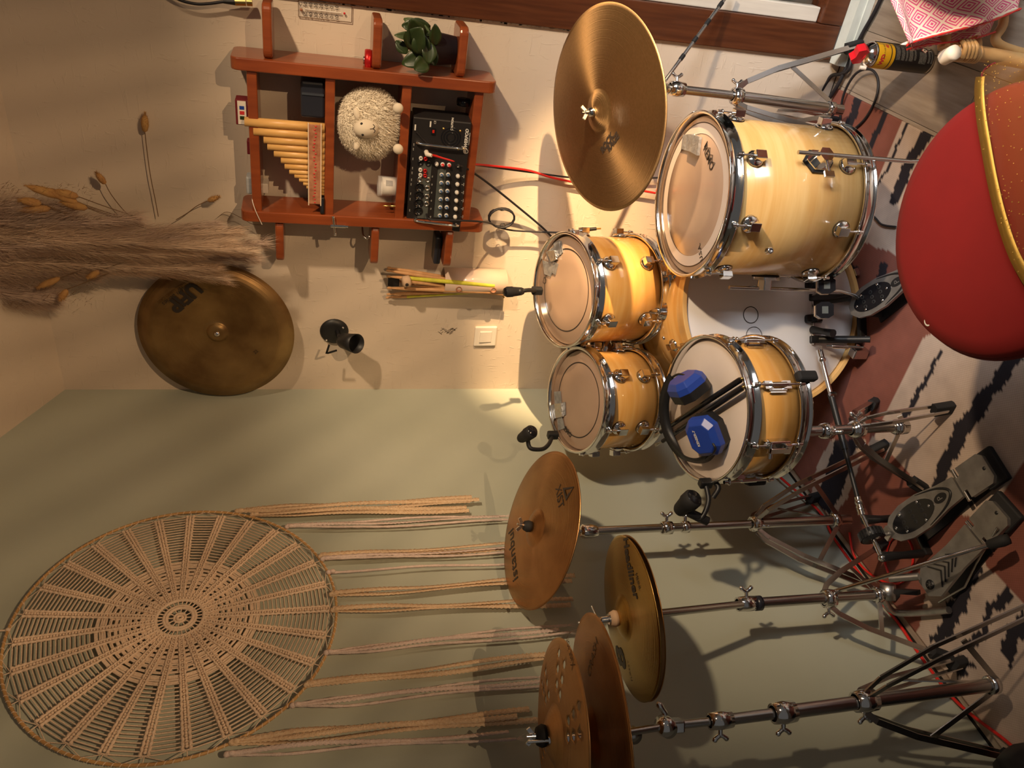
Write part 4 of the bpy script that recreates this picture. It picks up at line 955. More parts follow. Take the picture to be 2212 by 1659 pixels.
mb = MB(); mb.M = FB; q2 = FB.inverted() @ PP(1630, 725, BC, nb); mb.tube([(q2.x+.026*math.cos(2*PI*k/40), q2.y+.026*math.sin(2*PI*k/40), -.0025) for k in range(40)], .0008, 6, closed=True); build(mb, 'printed_ring', 'print', bd)
for x, y in ((1434, 730), (1440, 1)):
    if y > 10: p = PD(x, y, 2.19); build(MB().ball(p, .006, 10, 8), 'shell_screw', 'chrome', bd)
# bass drum spurs
for s in (-1, 1):
    p0 = FB @ V((s*(R-.01), -.06, -.30)); p1 = V((*(FB @ V((s*(R+.05), -.2, -.34))).xy, .02))
    so = build(MB().cyl(p0, p1, .008, n=10), 'spur', 'chrome', bd); build(MB().ball(p1, .014, 10, 8), 'rubber_foot', 'rubber', so)

# rack toms
FT1 = disc_frame(1222, 627, 1221, 501, 1224, 752, .535, .358)
t1 = thing('rack_tom', 'larger orange maple rack tom mounted nearer the ride cymbal', 'tom drum', FT1 @ V((0, 0, -.27)), GT)
drum(t1, FT1, .165, .255, 6, math.radians(-8), 'maple_orange', 'head_tan'); stripe(t1, FT1, .126, .0035)
for qd in ([(1180, 545), (1212, 520), (1216, 545), (1188, 572)], [(1172, 562), (1196, 570), (1190, 598), (1176, 592)], [(1196, 525), (1208, 518), (1212, 550), (1200, 556)], [(1188, 560), (1206, 570), (1200, 594), (1190, 588)]): tapepiece(t1, FT1, qd, h=.002+.0012*random.random())
tapepiece(t1, FT1, [(1183, 543), (1199, 541), (1204, 560), (1192, 566)], 'foil', .006, .008, 'foil_pad')
htext('D', .03, t1, FT1, 1173, 604, 1180, 610)
FT2 = disc_frame(1249, 864, 1247, 748, 1250, 980, .54, .332)
t2 = thing('rack_tom', 'smaller orange maple rack tom mounted nearer the crash cymbal', 'tom drum', FT2 @ V((0, 0, -.22)), GT)
drum(t2, FT2, .152, .205, 6, math.radians(-62), 'maple_orange', 'head_tan'); stripe(t2, FT2, .116, .0035)
for qd in ([(1197, 846), (1211, 845), (1213, 872), (1199, 872)], [(1187, 878), (1200, 872), (1204, 902), (1190, 908)], [(1213, 870), (1221, 868), (1222, 896), (1214, 900)], [(1204, 905), (1214, 900), (1220, 925), (1206, 930)]): tapepiece(t2, FT2, qd, h=.002+.0012*random.random())
tapepiece(t2, FT2, [(1200, 872), (1214, 871), (1216, 900), (1203, 903)], 'foil', .006, .009, 'foil_pad')
htext('REMO', .022, t2, FT2, 1219, 925, 1230, 938, bold=.0006); crown(t2, FT2, 1216, 922, 1231, 941, .014)
# tom holder between the toms and the bass drum
th_ = thing('tom_holder', 'chrome double tom holder rising from the bass drum between the toms', 'tom holder', FB @ V((0, R, -.16)))
tb = FB @ V((0, R, -.16)); tj = tb+V((0, 0, .16))
build(MB().cyl(tb, tb+V((0, 0, .02)), .03, .024, 20), 'base_socket', 'chrome', th_); build(MB().cyl(tb, tj, .0125, n=16), 'post', 'chrome', th_)
for t_, Fm, s in ((t1, FT1, 1), (t2, FT2, -1)):
    e = Fm @ (V((-s*(.175 if s > 0 else .162), .03, -.12))); build(MB().cyl(tj, e, .0105, n=14), 'tom_arm', 'chrome', th_); build(MB().ball(tj+V((0, 0, .012 if s > 0 else -.012)), .021, 14, 10), 'ball_joint', 'chrome', th_)
    build(MB(frame(e, e-tj)).box((0, 0, 0), (.055, .045, .02)), 'mount_bracket', 'chrome', th_, bev=.003)

# floor tom
FF = disc_frame(1498, 423, 1497, 247, 1500, 600, .46, .436)
FF = frame(FF.translation, (0, 0, 1), RT); R = .203; L = .385
ft = thing('floor_tom', 'deep pale maple floor tom with three chrome legs beside the red stool', 'floor tom', (FF.translation.x, FF.translation.y, 0), GT)
drum(ft, FF, R, L, 8, math.radians(-22.5-9), 'maple', 'head_tan', lugz=.062)
stripe(ft, FF, .172, .026, 'head_ring', 'frosted_ring'); stripe(ft, FF, .160, .0015, 'head_coated', 'ring_edge', .001); stripe(ft, FF, .187, .002, 'print', 'ring_edge', .001)
tapepiece(ft, FF, [(1476, 291), (1500, 289), (1506, 332), (1472, 322)], 'tape', .0025, .002); tapepiece(ft, FF, [(1494, 290), (1514, 296), (1508, 336), (1490, 326)], 'tape', .006, .008, 'tape_pad')
htext('REMO', .030, ft, FF, 1525, 324, 1536, 358, bold=.0008); crown(ft, FF, 1522, 318, 1538, 364, .022)
htext('U.S.A.', .020, ft, FF, 1514, 551, 1512, 539, bold=.0008)
ZB = FF.translation.z
for (x, y, bend, yb) in ((1700, 352, 0, 352), (1650, 592, 1, 590), (1640, 262, 2, 262)):
    pass
def ftleg(ang, ztop, outz=.11):
    rd = V((math.cos(ang), math.sin(ang), 0)); rd = FF.to_3x3() @ rd; c = V((FF.translation.x, FF.translation.y, 0)); rr = R+.036
    pts = [c+rd*rr+V((0, 0, ztop)), c+rd*rr+V((0, 0, outz+.05)), c+rd*(rr+.01)+V((0, 0, outz)), c+rd*(rr+.055)+V((0, 0, .03)), c+rd*(rr+.06)+V((0, 0, .02))]
    lo = build(MB().tube(pts, .0052, 10), 'leg', 'chrome_dull', ft); build(MB().cyl(pts[-1]+V((0, 0, .025)), pts[-1]+V((0, 0, -.012)), .011, .014, 12), 'rubber_foot', 'rubber', lo)
    Mb = frame(c+rd*R+V((0, 0, ZB-L*.62)), rd, (0, 0, 1)); hx_ = [(.043, 0), (.021, .031), (-.021, .031), (-.043, 0), (-.021, -.031), (.021, -.031)]
    bo = build(MB(Mb).prism(hx_, 0, .004), 'bracket_gasket', 'black', ft); build(MB(Mb).prism([(a*.86, b*.86) for a, b in hx_], .003, .012).prism([(a*.5, b*.55) for a, b in hx_], .012, .040), 'leg_bracket', 'chrome', ft, bev=.002)
    build(MB(Mb).cyl((0, .0, .034), (0, .045, .034), .0045, n=10).box((0, .052, .034), (.026, .016, .006)), 'wing_screw', 'chrome', ft)
a_near = math.atan2((-FH).dot(FF.to_3x3() @ V((0, 1, 0))), (-FH).dot(FF.to_3x3() @ V((1, 0, 0))))
ftleg(a_near+.26, ZB-.160); ftleg(a_near-1.75, ZB-.13); ftleg(a_near+2.25, ZB-.2)
p = PP(1664, 541, FF.translation-FH*R, -FH); build(MB(frame(V((*p.xy, p.z)), -FH)).lathe([(.008, -.012), (.008, .002), (.005, .004), (.0035, .0), (0, 0)], 14), 'air_vent', 'chrome', ft)

# snare drum and what lies on it
FS = disc_frame(1527, 883, 1523, 721, 1531, 1044, .56, .386)
sn = thing('snare_drum', 'maple snare drum with white coated head and chrome rims', 'snare drum', FS @ V((0, 0, -.18)), GT)
drum(sn, FS, .178, .160, 8, math.radians(-90+19), 'maple_orange', 'head_coated', tube_lugs=True)
nS = FS.to_3x3() @ V((0, 0, 1))
for a, nm in ((-2.05, 'strainer'), (1.1, 'butt_plate')):
    rd = V((math.cos(a), math.sin(a), 0)); Ml = FS @ frame(rd*.178+V((0, 0, -.085)), rd, (0, 0, 1))
    so = build(MB().box((0, 0, .010), (.06, .034, .020)).box((-.02, 0, .024), (.02, .026, .012)), nm, 'chrome', sn, M=Ml, bev=.003)
    build(MB().cyl((.028, -.012, .02), (.028, .022, .03), .006, n=10).box((.01, 0, .032), (.05, .012, .006)), 'throw_off_lever', 'chrome', so, M=Ml)
p = FS @ V((.178*math.cos(-1.2), .178*math.sin(-1.2), -.035)); build(MB().ball(p, .006, 10, 8), 'air_vent', 'chrome', sn)
def Sn(x, y, h): return PP(x, y, FS @ V((0, 0, h)), nS)
em = thing('ear_defenders', 'blue and black ear defenders lying on the snare drum head', 'ear defenders', Sn(1500, 900, 0))
def cup(cx, cy, h, nrm, xd):
    M_ = frame(Sn(cx, cy, h), nrm, xd); oc = [(x_*1.28, y_*1.28) for x_, y_ in ((-.040, -.020), (-.022, -.036), (.022, -.036), (.040, -.020), (.040, .020), (.022, .036), (-.022, .036), (-.040, .020))]
    build(MB(M_).prism(oc, -.020, .004), 'ear_cushion', 'black', em, bev=.004)
    mb = MB(M_); ins = [(a*.72, b*.72) for a, b in oc]
    vs = [(*p, .004) for p in oc]+[(*p, .020) for p in [(a*.96, b*.96) for a, b in oc]]+[(*p, .034) for p in ins]
    fs = [(i, (i+1) % 8, 8+(i+1) % 8, 8+i) for i in range(8)]+[(8+i, 8+(i+1) % 8, 16+(i+1) % 8, 16+i) for i in range(8)]+[tuple(range(16, 24))]
    build(mb.add(vs, fs), 'ear_cup', 'blue', em, bev=.002); return M_
tow = -FW
xs = (DN*-1).normalized()
M1 = cup(1488, 838, .050, (nS*.45+RT*.75+DN*-.1).normalized(), -FH)
M2 = cup(1528, 938, .042, (nS*.75+tow*.35-RT*.35).normalized(), RT*.8+UP*.3)
text('KENSER-7', .010, M2 @ Matrix.Translation((.004, .008, .0348)), 'print_white', em, bold=.0003); text('EN 352-1', .006, M2 @ Matrix.Translation((.004, .018, .0348)), 'print_faint', em)
bpts = smooth([Sn(1452, 815, .05), Sn(1440, 842, .055), Sn(1434, 880, .05), Sn(1440, 925, .04), Sn(1455, 960, .032), Sn(1475, 985, .028), Sn(1500, 995, .028), Sn(1522, 992, .03), Sn(1535, 978, .034), Sn(1543, 962, .038)], 5)
nb_ = len(bpts); build(MB().ribbon(bpts, [((bpts[min(i+1, nb_-1)]-bpts[max(i-1, 0)]).normalized().cross(FW)*.75+nS*.45).normalized() for i in range(nb_)], .028, .004), 'headband', 'black', em)
build(MB().tube(smooth([Sn(1452, 815, .05), Sn(1466, 808, .058), Sn(1482, 812, .06)], 4), .003, 6), 'wire_yoke', 'black', em); build(MB().tube(smooth([Sn(1525, 992, .03), Sn(1545, 972, .05), Sn(1538, 955, .055)], 4), .003, 6), 'wire_yoke', 'black', em)
for (x0, y0), (x1, y1), lb in (((1603, 818), (1420, 938), 'upper of two black retractable brushes lying across the snare head'), ((1606, 836), (1424, 958), 'lower of two black retractable brushes lying across the snare head')):
    a, b = Sn(x0, y0, .022), Sn(x1, y1, .018); d = b-a; g = thing('drum_brush', lb, 'drum brush', b, 'brushes on the snare')
    build(MB().tube([a, a+d*.02, a+d*.8, a+d*.82], [.004, .0075, .0075, .005], 12), 'handle', 'black_gloss', g); build(MB().cyl(a+d*.82, a+d*.95, .004, .006, 10), 'ferrule', 'black', g)
    mb = MB()
    for k in range(16): mb.tube([a+d*.95, a+d*1.04+V((random.uniform(-.006, .006), random.uniform(-.006, .006), random.uniform(-.004, .004)))], .0008, 4)
    build(mb, 'bristles', 'chrome_dull', g); build(MB().ball(a, .0045, 8, 6), 'pull_ring', 'brass', g)

# ------------------------------------------------------------ stands
def clamp(st, p, ax, r, h=.03, wing=(0, -1, 0), name='height_clamp'):
    M_ = frame(p, ax); c = build(MB(M_).lathe([(r, -h/2), (r*1.35, -h/2), (r*1.45, 0), (r*1.3, h/2), (r, h/2)], 18), name, 'chrome', st)
    wv = V(wing); wv = (wv-V(ax).normalized()*wv.dot(V(ax).normalized())).normalized(); q = p+wv*r*1.3
    an = V(ax).normalized(); build(MB().cyl(q, q+wv*.016, .005, n=8).add([], []).tube(smooth([q+wv*.014, q+wv*.018+an*.008, q+wv*.026+an*.017], 3), [.004, .005, .005, .005, .0055, .006, .003], 8).tube(smooth([q+wv*.014, q+wv*.018-an*.008, q+wv*.026-an*.017], 3), [.004, .005, .005, .005, .0055, .006, .003], 8), 'wing_nut', 'chrome', c); return c
def legs(st, P0, P1, zc, zl, feet, dbl=True, mt='chrome_dull', knee=.42, kd=.12):
    ax = (P1-P0).normalized(); at_ = lambda z: P0+ax*((z-P0.z)/ax.z)
    A, B = at_(zc), at_(zl)
    build(MB(frame(A, ax)).lathe([(.013, -.014), (.022, -.014), (.024, 0), (.022, .014), (.013, .014)], 18), 'leg_collar', 'chrome', st)
    build(MB(frame(B, ax)).lathe([(.013, -.010), (.021, -.010), (.021, .010), (.013, .010)], 18), 'lower_collar', 'chrome', st)
    for ft_ in feet:
        ft_ = V((ft_[0], ft_[1], .022)); h = V((ft_.x-A.x, ft_.y-A.y, 0)); hl = h.length; h.normalize(); s = h.cross(UP)
        a = A+h*.022; kn = a+h*(hl*kd)+V((0, 0, -(zc*.06))); mid = a.lerp(ft_, knee)+V((0, 0, zc*.10))
        mb = MB()
        for o_ in ((-.0115, .0115) if dbl else (0,)):
            mb.beam(a+s*o_*.6, kn+s*o_, .0035, .014, s).beam(kn+s*o_, mid+s*o_*1.3, .0035, .014, s).beam(mid+s*o_*1.3, ft_+s*o_, .0035, .014, s)
        lo = build(mb, 'leg', mt, st)
        fd = (ft_-mid).normalized(); build(MB(frame(ft_-fd*.012, fd)).prism([(-.014, -.012), (.014, -.012), (.017, 0), (.014, .012), (-.014, .012), (-.017, 0)], -.022, .030), 'rubber_foot', 'rubber', lo, bev=.003)
        build(MB().beam(B+h*.020, mid.lerp(ft_, .18), .003, .013, s), 'brace', mt, st)
def tube_(st, a, b, r, name='tube', mt='chrome_dull'): return build(MB().cyl(a, b, r, n=20), name, mt, st)
def topnut(st, Fm, hz, r=.012, mt='rubber', wing=True):
    build(MB().lathe([(0, hz-.004), (r, hz-.004), (r*1.1, hz+.004), (r*.85, hz+.014), (0, hz+.014)], 18), 'felt_washer', mt, st, M=Fm)
    build(MB().cyl((0, 0, hz-.05), (0, 0, hz+.034), .0032, n=8), 'tilter_rod', 'chrome', st, M=Fm)
    if wing: build(MB().cyl((0, 0, hz+.014), (0, 0, hz+.024), .006, n=10).beam((-.004, 0, hz+.022), (-.016, 0, hz+.032), .008, .004).beam((.004, 0, hz+.022), (.016, 0, hz+.032), .008, .004), 'wing_nut', 'chrome', st, M=Fm)
def foot(*px): return [PZ(x, y, .02) for x, y in px]

# ride
FR = disc_frame(1305, 240, 1289, 28, 1321, 452, .565, .508)
ride, fr_ = cymbal('ride_cymbal', 'large brushed bronze ride cymbal tilted in front of the wooden shelf', FR, .508, 'bronze', .015, .055, .018)
a, r_ = cyl_px(FR, 1322, 310)
for s, x, y in (('RAGE', 1329, 307), ('ROCK', 1316, 309)):
    a, r_ = cyl_px(FR, x, y); ctext(s, .024, ride, FR, fr_, a, r_, math.radians(-66), mt='print', bold=.0012)
P0 = PZ(1818, 238, .06); P1 = PD(1440, 190, dist_of(P0)+.0)
rs_ = thing('cymbal_stand', 'chrome cymbal stand with boom arm holding the ride cymbal', 'cymbal stand', (P0.x, P0.y, 0), 'cymbal stands')
tube_(rs_, P0, PD(1590, 207, dist_of(P0)), .0155); tube_(rs_, PD(1590, 207, dist_of(P0)), P1, .0125, 'upper_tube'); ax = P1-P0
clamp(rs_, PD(1462, 192, dist_of(P0)), ax, .015, .045, RT); clamp(rs_, PD(1592, 207, dist_of(P0)), ax, .0165, .03, RT)
legs(rs_, P0, P1, PD(1592, 207, dist_of(P0)).z, .10, foot((1850, 100), (1845, 305), (1800, 262)))
bt = FR @ V((0, 0, -.02)); jn = P1+ax.normalized()*.02
far = jn+(jn-bt).normalized()*.42
fe_ = PY(1580, -22, -.03)
build(MB().cyl(bt, jn, .006, n=10).cyl(jn, fe_, .0052, n=10), 'boom_arm', 'chrome_dull', rs_)
for k in range(4): q0, q1 = jn.lerp(fe_, .28+.18*k), jn.lerp(fe_, .33+.18*k); build(MB().cyl(q0, q1, .0066, n=10), 'boom_sleeve', 'black', rs_)
build(MB(frame(jn, RT)).lathe([(0, -.02), (.016, -.02), (.019, 0), (.016, .02), (0, .02)], 18), 'tilter', 'chrome', rs_)
topnut(rs_, FR, .034, .011, 'chrome')

# crash
FX = disc_frame(1165, 1142, 1201, 975, 1129, 1310, .443, .410)
cr, fx_ = cymbal('crash_cymbal', 'reddish bronze crash cymbal with a printed triangle beside the small tom', FX, .410, 'bronze_red', .012, .05, .016)
ctp('istanbul', .052, cr, FX, fx_, 1112, 1250, 1103, 1150, mt='print', shear=.15, bold=.0002); ctp('XIST', .034, cr, FX, fx_, 1207, 1062, 1211, 1086, mt='print')
tri = [(1236, 1050), (1215, 1054), (1222, 1082)]; tl = [FX.inverted() @ PP(x, y, FX @ V((0, 0, .008)), FX.to_3x3() @ V((0, 0, 1))) for x, y in tri]; ce_ = sum(tl, V())/3
mb = MB(); vs = [(p.x, p.y, fx_(math.hypot(p.x, p.y))+.001) for p in tl]+[((ce_+(p-ce_)*.5).x, (ce_+(p-ce_)*.5).y, fx_(math.hypot(p.x, p.y))+.001) for p in tl]
build(mb.add(vs, [(0, 1, 4, 3), (1, 2, 5, 4), (2, 0, 3, 5)]), 'triangle_mark', 'print', cr, M=FX)
P0 = PZ(1835, 1122, .06); D_ = dist_of(P0); P1 = PD(1262, 1148, D_); ax = P1-P0
cs = thing('cymbal_stand', 'straight chrome cymbal stand under the reddish crash cymbal by the sage wall', 'cymbal stand', (P0.x, P0.y, 0), 'cymbal stands')
tube_(cs, P0, PD(1640, 1131, D_), .0145); tube_(cs, PD(1640, 1131, D_), PD(1275, 1147, D_), .0115, 'upper_tube')
clamp(cs, PD(1632, 1131, D_), ax, .016, .03, -FH); clamp(cs, PD(1440, 1140, D_), ax, .0135, .03, RT); clamp(cs, PD(1480, 1138, D_), ax, .0125, .02, RT)
legs(cs, P0, P1, PD(1632, 1131, D_).z, .11, foot((1905, 965), (1762, 1075), (1925, 1282)))
build(MB(frame(PD(1268, 1148, D_), ax)).lathe([(0, -.03), (.016, -.03), (.020, -.012), (.020, .012), (.014, .02), (0, .02)], 18).box((.0, .004, .0), (.03, .022, .03)), 'tilter', 'chrome', cs, bev=.002)
build(MB().cyl(PD(1262, 1148, D_), FX @ V((0, 0, .01)), .005, n=10), 'tilter_neck', 'chrome', cs); topnut(cs, FX, .030, .014, 'rubber')

# hi-hat
FH_ = disc_frame(1360, 1332, 1340, 1160, 1381, 1505, .31, .362)
hh, fh_ = cymbal('hi_hat_cymbal', 'golden top hi-hat cymbal with handwritten-style black lettering', FH_, .362, 'bronze_gold', .014, .052, .018, 'hi-hat pair')
FHB = FH_ @ Matrix.Translation((0, 0, -.012)) @ Matrix.Rotation(PI, 4, 'X')
hb, _ = cymbal('hi_hat_cymbal', 'bottom hi-hat cymbal, seen as a dark rim under the golden one', FHB, .362, 'bronze_dark', .014, .052, .018, 'hi-hat pair')
ctp('Headliner', .036, hh, FH_, fh_, 1353, 1196, 1367, 1250, mt='print', bold=.0012, shear=.3); ctp('MEINL', .014, hh, FH_, fh_, 1376, 1250, 1380, 1264, mt='print')
ctp('8', .10, hh, FH_, fh_, 1345, 1440, 1341, 1400, mt='print', bold=.003); ctp('TURKEY', .013, hh, FH_, fh_, 1364, 1470, 1360, 1430, mt='print_faint')
P0 = PZ(1902, 1284, .15); D_ = dist_of(P0); P1 = PD(1445, 1317, D_); ax = P1-P0
hs_ = thing('hi_hat_stand', 'chrome hi-hat stand with grey chevron pedal board', 'hi-hat stand', (P0.x, P0.y, 0))
tube_(hs_, P0, PD(1615, 1304, D_), .0135); tube_(hs_, PD(1615, 1304, D_), FHB.translation, .0095, 'upper_tube')
clamp(hs_, PD(1612, 1304, D_), ax, .0135, .05, RT); build(MB(frame(PD(1637, 1303, D_), ax)).lathe([(.014, -.008), (.019, -.008), (.019, .008), (.014, .008)], 18), 'memory_lock', 'navy', hs_)
legs(hs_, P0, P1, PD(1790, 1296, D_).z, P0.z+.01, foot((2040, 1418), (1910, 1175)), dbl=False)
clamp(hs_, PD(1790, 1296, D_), ax, .015, .03, -RT)
topnut(hs_, FH_, .032, .017, 'felt', False)
build(MB().cyl((0, 0, .02), (0, 0, .12), .003, n=8), 'pull_rod', 'chrome', hs_, M=FH_); build(MB().cyl((0, 0, .048), (0, 0, .075), .0075, n=14).cyl((0, 0, .040), (0, 0, .05), .012, n=16), 'clutch', 'chrome', hs_, M=FH_)
build(MB().cyl((0, 0, .062), (.006, -.008, .075), .004, n=8).cyl((-.022, -.024, .070), (.03, .012, .084), .0022, n=8), 'clutch_wing', 'chrome', hs_, M=FH_)

# stacked effects cymbals, near left
FO = disc_frame(1212, 1588, 1204, 1387, 1220, 1789, .27, .368)
hol = []
for k in range(6):
    for j in range(3):
        for q in range(2):
            a = 2*PI*k/6+.30*(q-.5)+.03*j; r = .086+.029*j+.010*q; hol.append((r*math.cos(a), r*math.sin(a), .0085))
oz, fo_ = cymbal('perforated_cymbal', 'matte bronze effects cymbal pierced with round holes, nearest the camera', FO, .368, 'bronze_matte', .012, .058, .022, None, hol)
ctp('Xist ion', .024, oz, FO, fo_, 1226, 1416, 1222, 1402, mt='print_faint')
FL = disc_frame(1292, 1592, 1273, 1334, 1311, 1850, .235, .470)
lc, fl_ = cymbal('crash_cymbal', 'coppery crash cymbal stacked under the perforated cymbal', FL, .470, 'bronze_red', .013, .06, .014)
ctp('CRASH', .030, lc, FL, fl_, 1278, 1442, 1284, 1400, mt='print_faint')
P0 = PZ(2152, 1478, .09); D_ = dist_of(P0); P1 = PD(1385, 1577, D_); ax = P1-P0
ss = thing('cymbal_stand', 'chrome boom stand holding the stacked cymbals, nearest the camera', 'cymbal stand', (P0.x, P0.y, 0), 'cymbal stands')
tube_(ss, P0, PD(1700, 1538, D_), .0150); tube_(ss, PD(1700, 1538, D_), PD(1560, 1556, D_), .0118, 'middle_tube'); tube_(ss, PD(1560, 1556, D_), PD(1445, 1568, D_), .0088, 'upper_tube'); tube_(ss, PD(1445, 1568, D_), FL.translation, .0075, 'tilter_arm')
for x, y, r in ((1868, 1514, .017), (1692, 1539, .0165), (1556, 1556, .0130)):
    clamp(ss, PD(x, y, D_), ax, r, .05, -RT)
build(MB(frame(PD(1438, 1569, D_), -FH)).lathe([(0, -.018), (.018, -.018), (.021, 0), (.018, .018), (0, .018)], 20), 'ratchet_tilter', 'chrome', ss); build(MB().beam(PD(1438, 1569, D_), PD(1475, 1566, D_), .026, .026, FH), 'tilter_socket', 'chrome', ss, bev=.004)
q = PD(1438, 1560, D_); build(MB().tube(smooth([q+RT*.016, q+RT*.028+V((0, 0, .008)), q+RT*.042+V((0, 0, .018))], 3), [.005, .006, .006, .006, .007, .007, .003], 10), 'wing_nut', 'chrome', ss)
build(MB(frame(PD(1368, 1588, D_), FH)).lathe([(0, -.008), (.016, -.008), (.016, .008), (0, .008)], 18), 'seat_bracket', 'chrome_dull', ss)
legs(ss, P0, P1, PD(1868, 1514, D_).z, P0.z+.012, foot((2190, 1636), (2330, 1270), (2075, 1432)))
topnut(ss, FO, .036, .020, 'rubber')
build(MB().cyl((0, 0, .0), (0, 0, .14), .0032, n=8).cyl((0, 0, .03), (0, 0, .10), .009, n=12), 'stack_rod', 'chrome', ss, M=FL)

# snare stand
P0 = PZ(1948, 922, .10); D_ = dist_of(P0); P1 = PD(1742, 932, D_); ax = P1-P0
st = thing('snare_stand', 'chrome snare stand with basket arms and black rubber feet', 'snare stand', (P0.x, P0.y, 0))
tube_(st, P0, P1, .0130); clamp(st, PD(1850, 928, D_), ax, .015, .035, RT); clamp(st, PD(1785, 931, D_), ax, .015, .03, -FH)
build(MB(frame(P0, ax)).lathe([(.014, -.012), (.02, -.012), (.021, .02), (.016, .03), (.013, .03)], 18), 'base_collar', 'chrome', st)
legs(st, P0, P1, PD(1852, 928, D_).z, P0.z+.01, foot((2045, 882), (1888, 872), (1990, 1052)))
hub = FS @ V((0, .0, -.205)); build(MB().cyl(P1, hub, .012, n=14).ball(hub, .024, 14, 10), 'basket_hub', 'chrome', st)
for a in (-1.15, .95, 3.05):
    rd = V((math.cos(a), math.sin(a), 0)); e = FS @ (rd*.198+V((0, 0, -.178))); bo = build(MB().beam(hub, e, .014, .006, nS), 'basket_arm', 'chrome_dull', st)
    build(MB().beam(e-nS*.012, e+nS*.045, .022, .026, FS.to_3x3() @ rd), 'rubber_grip', 'rubber', bo, bev=.006)

# ------------------------------------------------------------ pedals
def board(t, heel, toe, w, style):
    heel = V(heel); toe = V(toe); d = toe-heel; Lb = d.length; s = d.cross(UP).normalized(); n = s.cross(d).normalized(); M_ = Matrix((d.normalized(), n.cross(d).normalized(), n)).transposed().to_4x4(); M_.translation = heel
    if style == 'oval':
        pts = [(.085, -w*.30), (Lb*.42, -w*.36), (Lb*.62, -w*.5), (Lb*.80, -w*.5), (Lb*.93, -w*.38), (Lb, -w*.14)]; out = pts+[(x, -y) for x, y in pts[::-1]]
        b = build(MB().prism(out, -.006, .004), 'footboard', 'pedal_grey', t, M=M_, bev=.003)
        ov = [(Lb*.72+Lb*.22*math.cos(2*PI*k/28), w*.36*math.sin(2*PI*k/28)) for k in range(28)]; po = build(MB().prism(ov, .004, .0055), 'grip_plate', 'black_gloss', b, M=M_)
        for i in range(3):
            for j in range(3):
                x, y = Lb*(.62+.10*i), (j-1)*w*.17; build(MB(Matrix.Translation((x, y, .0055))).lathe([(.006, 0), (.005, .0015), (.003, .0005)], 12), 'grip_stud', 'rubber', b, M=M_)
        for x, y in ((.55, .0), (.63, .28), (.63, -.28), (.83, .25), (.83, -.25), (.91, 0)): build(MB(Matrix.Translation((Lb*x, w*y, .0055))).lathe([(.0035, 0), (.0025, .001), (0, .0012)], 10), 'rivet', 'chrome', b, M=M_)
        em_ = [(Lb*.43+.020*math.cos(2*PI*k/20), .012*math.sin(2*PI*k/20)) for k in range(20)]; build(MB().prism(em_, .004, .005), 'emblem', 'black', b, M=M_)
        text('P', .022, M_ @ Matrix.Translation((Lb*.43, 0, .0054)) @ Matrix.Rotation(-PI/2, 4, 'Z'), 'pedal_grey', b)
        arc = [(Lb*.62, -w*.46), (Lb*.42, -w*.27), (Lb*.33, 0), (Lb*.42, w*.27), (Lb*.62, w*.46)]; mb = MB(M_); mb.tube(smooth([(x, y, .004) for x, y in arc], 5), [.0008+.0032*math.sin(PI*k/20) for k in range(21)], 6); build(mb, 'dark_inlay', 'black', b)
    else:
        pts = [(.085, -w*.42), (Lb*.55, -w*.40), (Lb*.9, -w*.5), (Lb, -w*.25)]; out = pts+[(x, -y) for x, y in pts[::-1]]
        b = build(MB().prism(out, -.006, .004), 'footboard', 'pedal_grey', t, M=M_, bev=.003)
        for k in range(5):
            x = Lb*(.52+.055*k); hw_ = w*(.22+.035*k); mb = MB(M_)
            mb.beam((x, 0, .0045), (x+.026, -hw_, .0045), .007, .002, (0, 0, 1)).beam((x, 0, .0045), (x+.026, hw_, .0045), .007, .002, (0, 0, 1)); build(mb, 'chevron_slot', 'black', b)
        mb = MB(M_ @ Matrix.Translation((Lb*.92, w*.05, .0046))); mb.lathe([(.0, 0), (.013, 0), (.013, .0008), (0, .0008)], 24); build(mb, 'emblem', 'black', b)
        mb = MB(M_ @ Matrix.Translation((Lb*.92, w*.05, .0056)))
        for k in range(3): a = PI*k/3; mb.beam((-.009*math.cos(a), -.009*math.sin(a), 0), (.009*math.cos(a), .009*math.sin(a), 0), .0022, .0006, (0, 0, 1))
        build(mb, 'emblem_star', 'pedal_grey', b)
    hpl = [(0, -w*.44), (.066, -w*.44), (.066, -w*.2), (.080, -w*.2), (.080, w*.2), (.066, w*.2), (.066, w*.44), (0, w*.44), (-.012, w*.3), (-.012, -w*.3)]
    h = build(MB().prism(hpl, -.008, .004), 'heel_plate', 'pedal_grey', t, M=M_, bev=.003); build(MB().box((-.004, 0, -.016), (.06, w*.98, .018)), 'heel_rubber', 'rubber', h, M=M_, bev=.005)
    build(MB(M_).lathe([(.005, .004), (.003, .006), (0, .006)], 12), 'heel_bolt', 'black', h).location += V((0, 0, 0))
    build(MB().cyl(M_ @ V((.078, -w*.46, -.001)), M_ @ V((.078, w*.46, -.001)), .005, n=10), 'hinge', 'chrome_dull', t)
    bp_ = [heel+UP*-.015+d*.05, toe+V((0, 0, -toe.z+.012))]; bb_ = MB().beam(V((*heel.xy, .009)), V((*toe.xy, .009)), w*.8, .006, s); build(bb_, 'base_plate', 'black', t)
    return M_, Lb
def beater(t, p, d, nm='beater'):
    M_ = frame(p, d, UP); oct_ = [(-.022, -.014), (-.010, -.022), (.010, -.022), (.022, -.014), (.022, .014), (.010, .022), (-.010, .022), (-.022, .014)]
    b = build(MB(M_).prism(oct_, -.004, .020), nm, 'cane_end', t, bev=.002); build(MB(M_).prism([(x*1.02, y*1.02) for x, y in oct_], -.022, -.004), 'beater_back', 'black_gloss', b, bev=.002)
    build(MB(M_).box((0, .0, -.0225), (.016, .020, .001)), 'beater_label', 'mixer_grey', b)
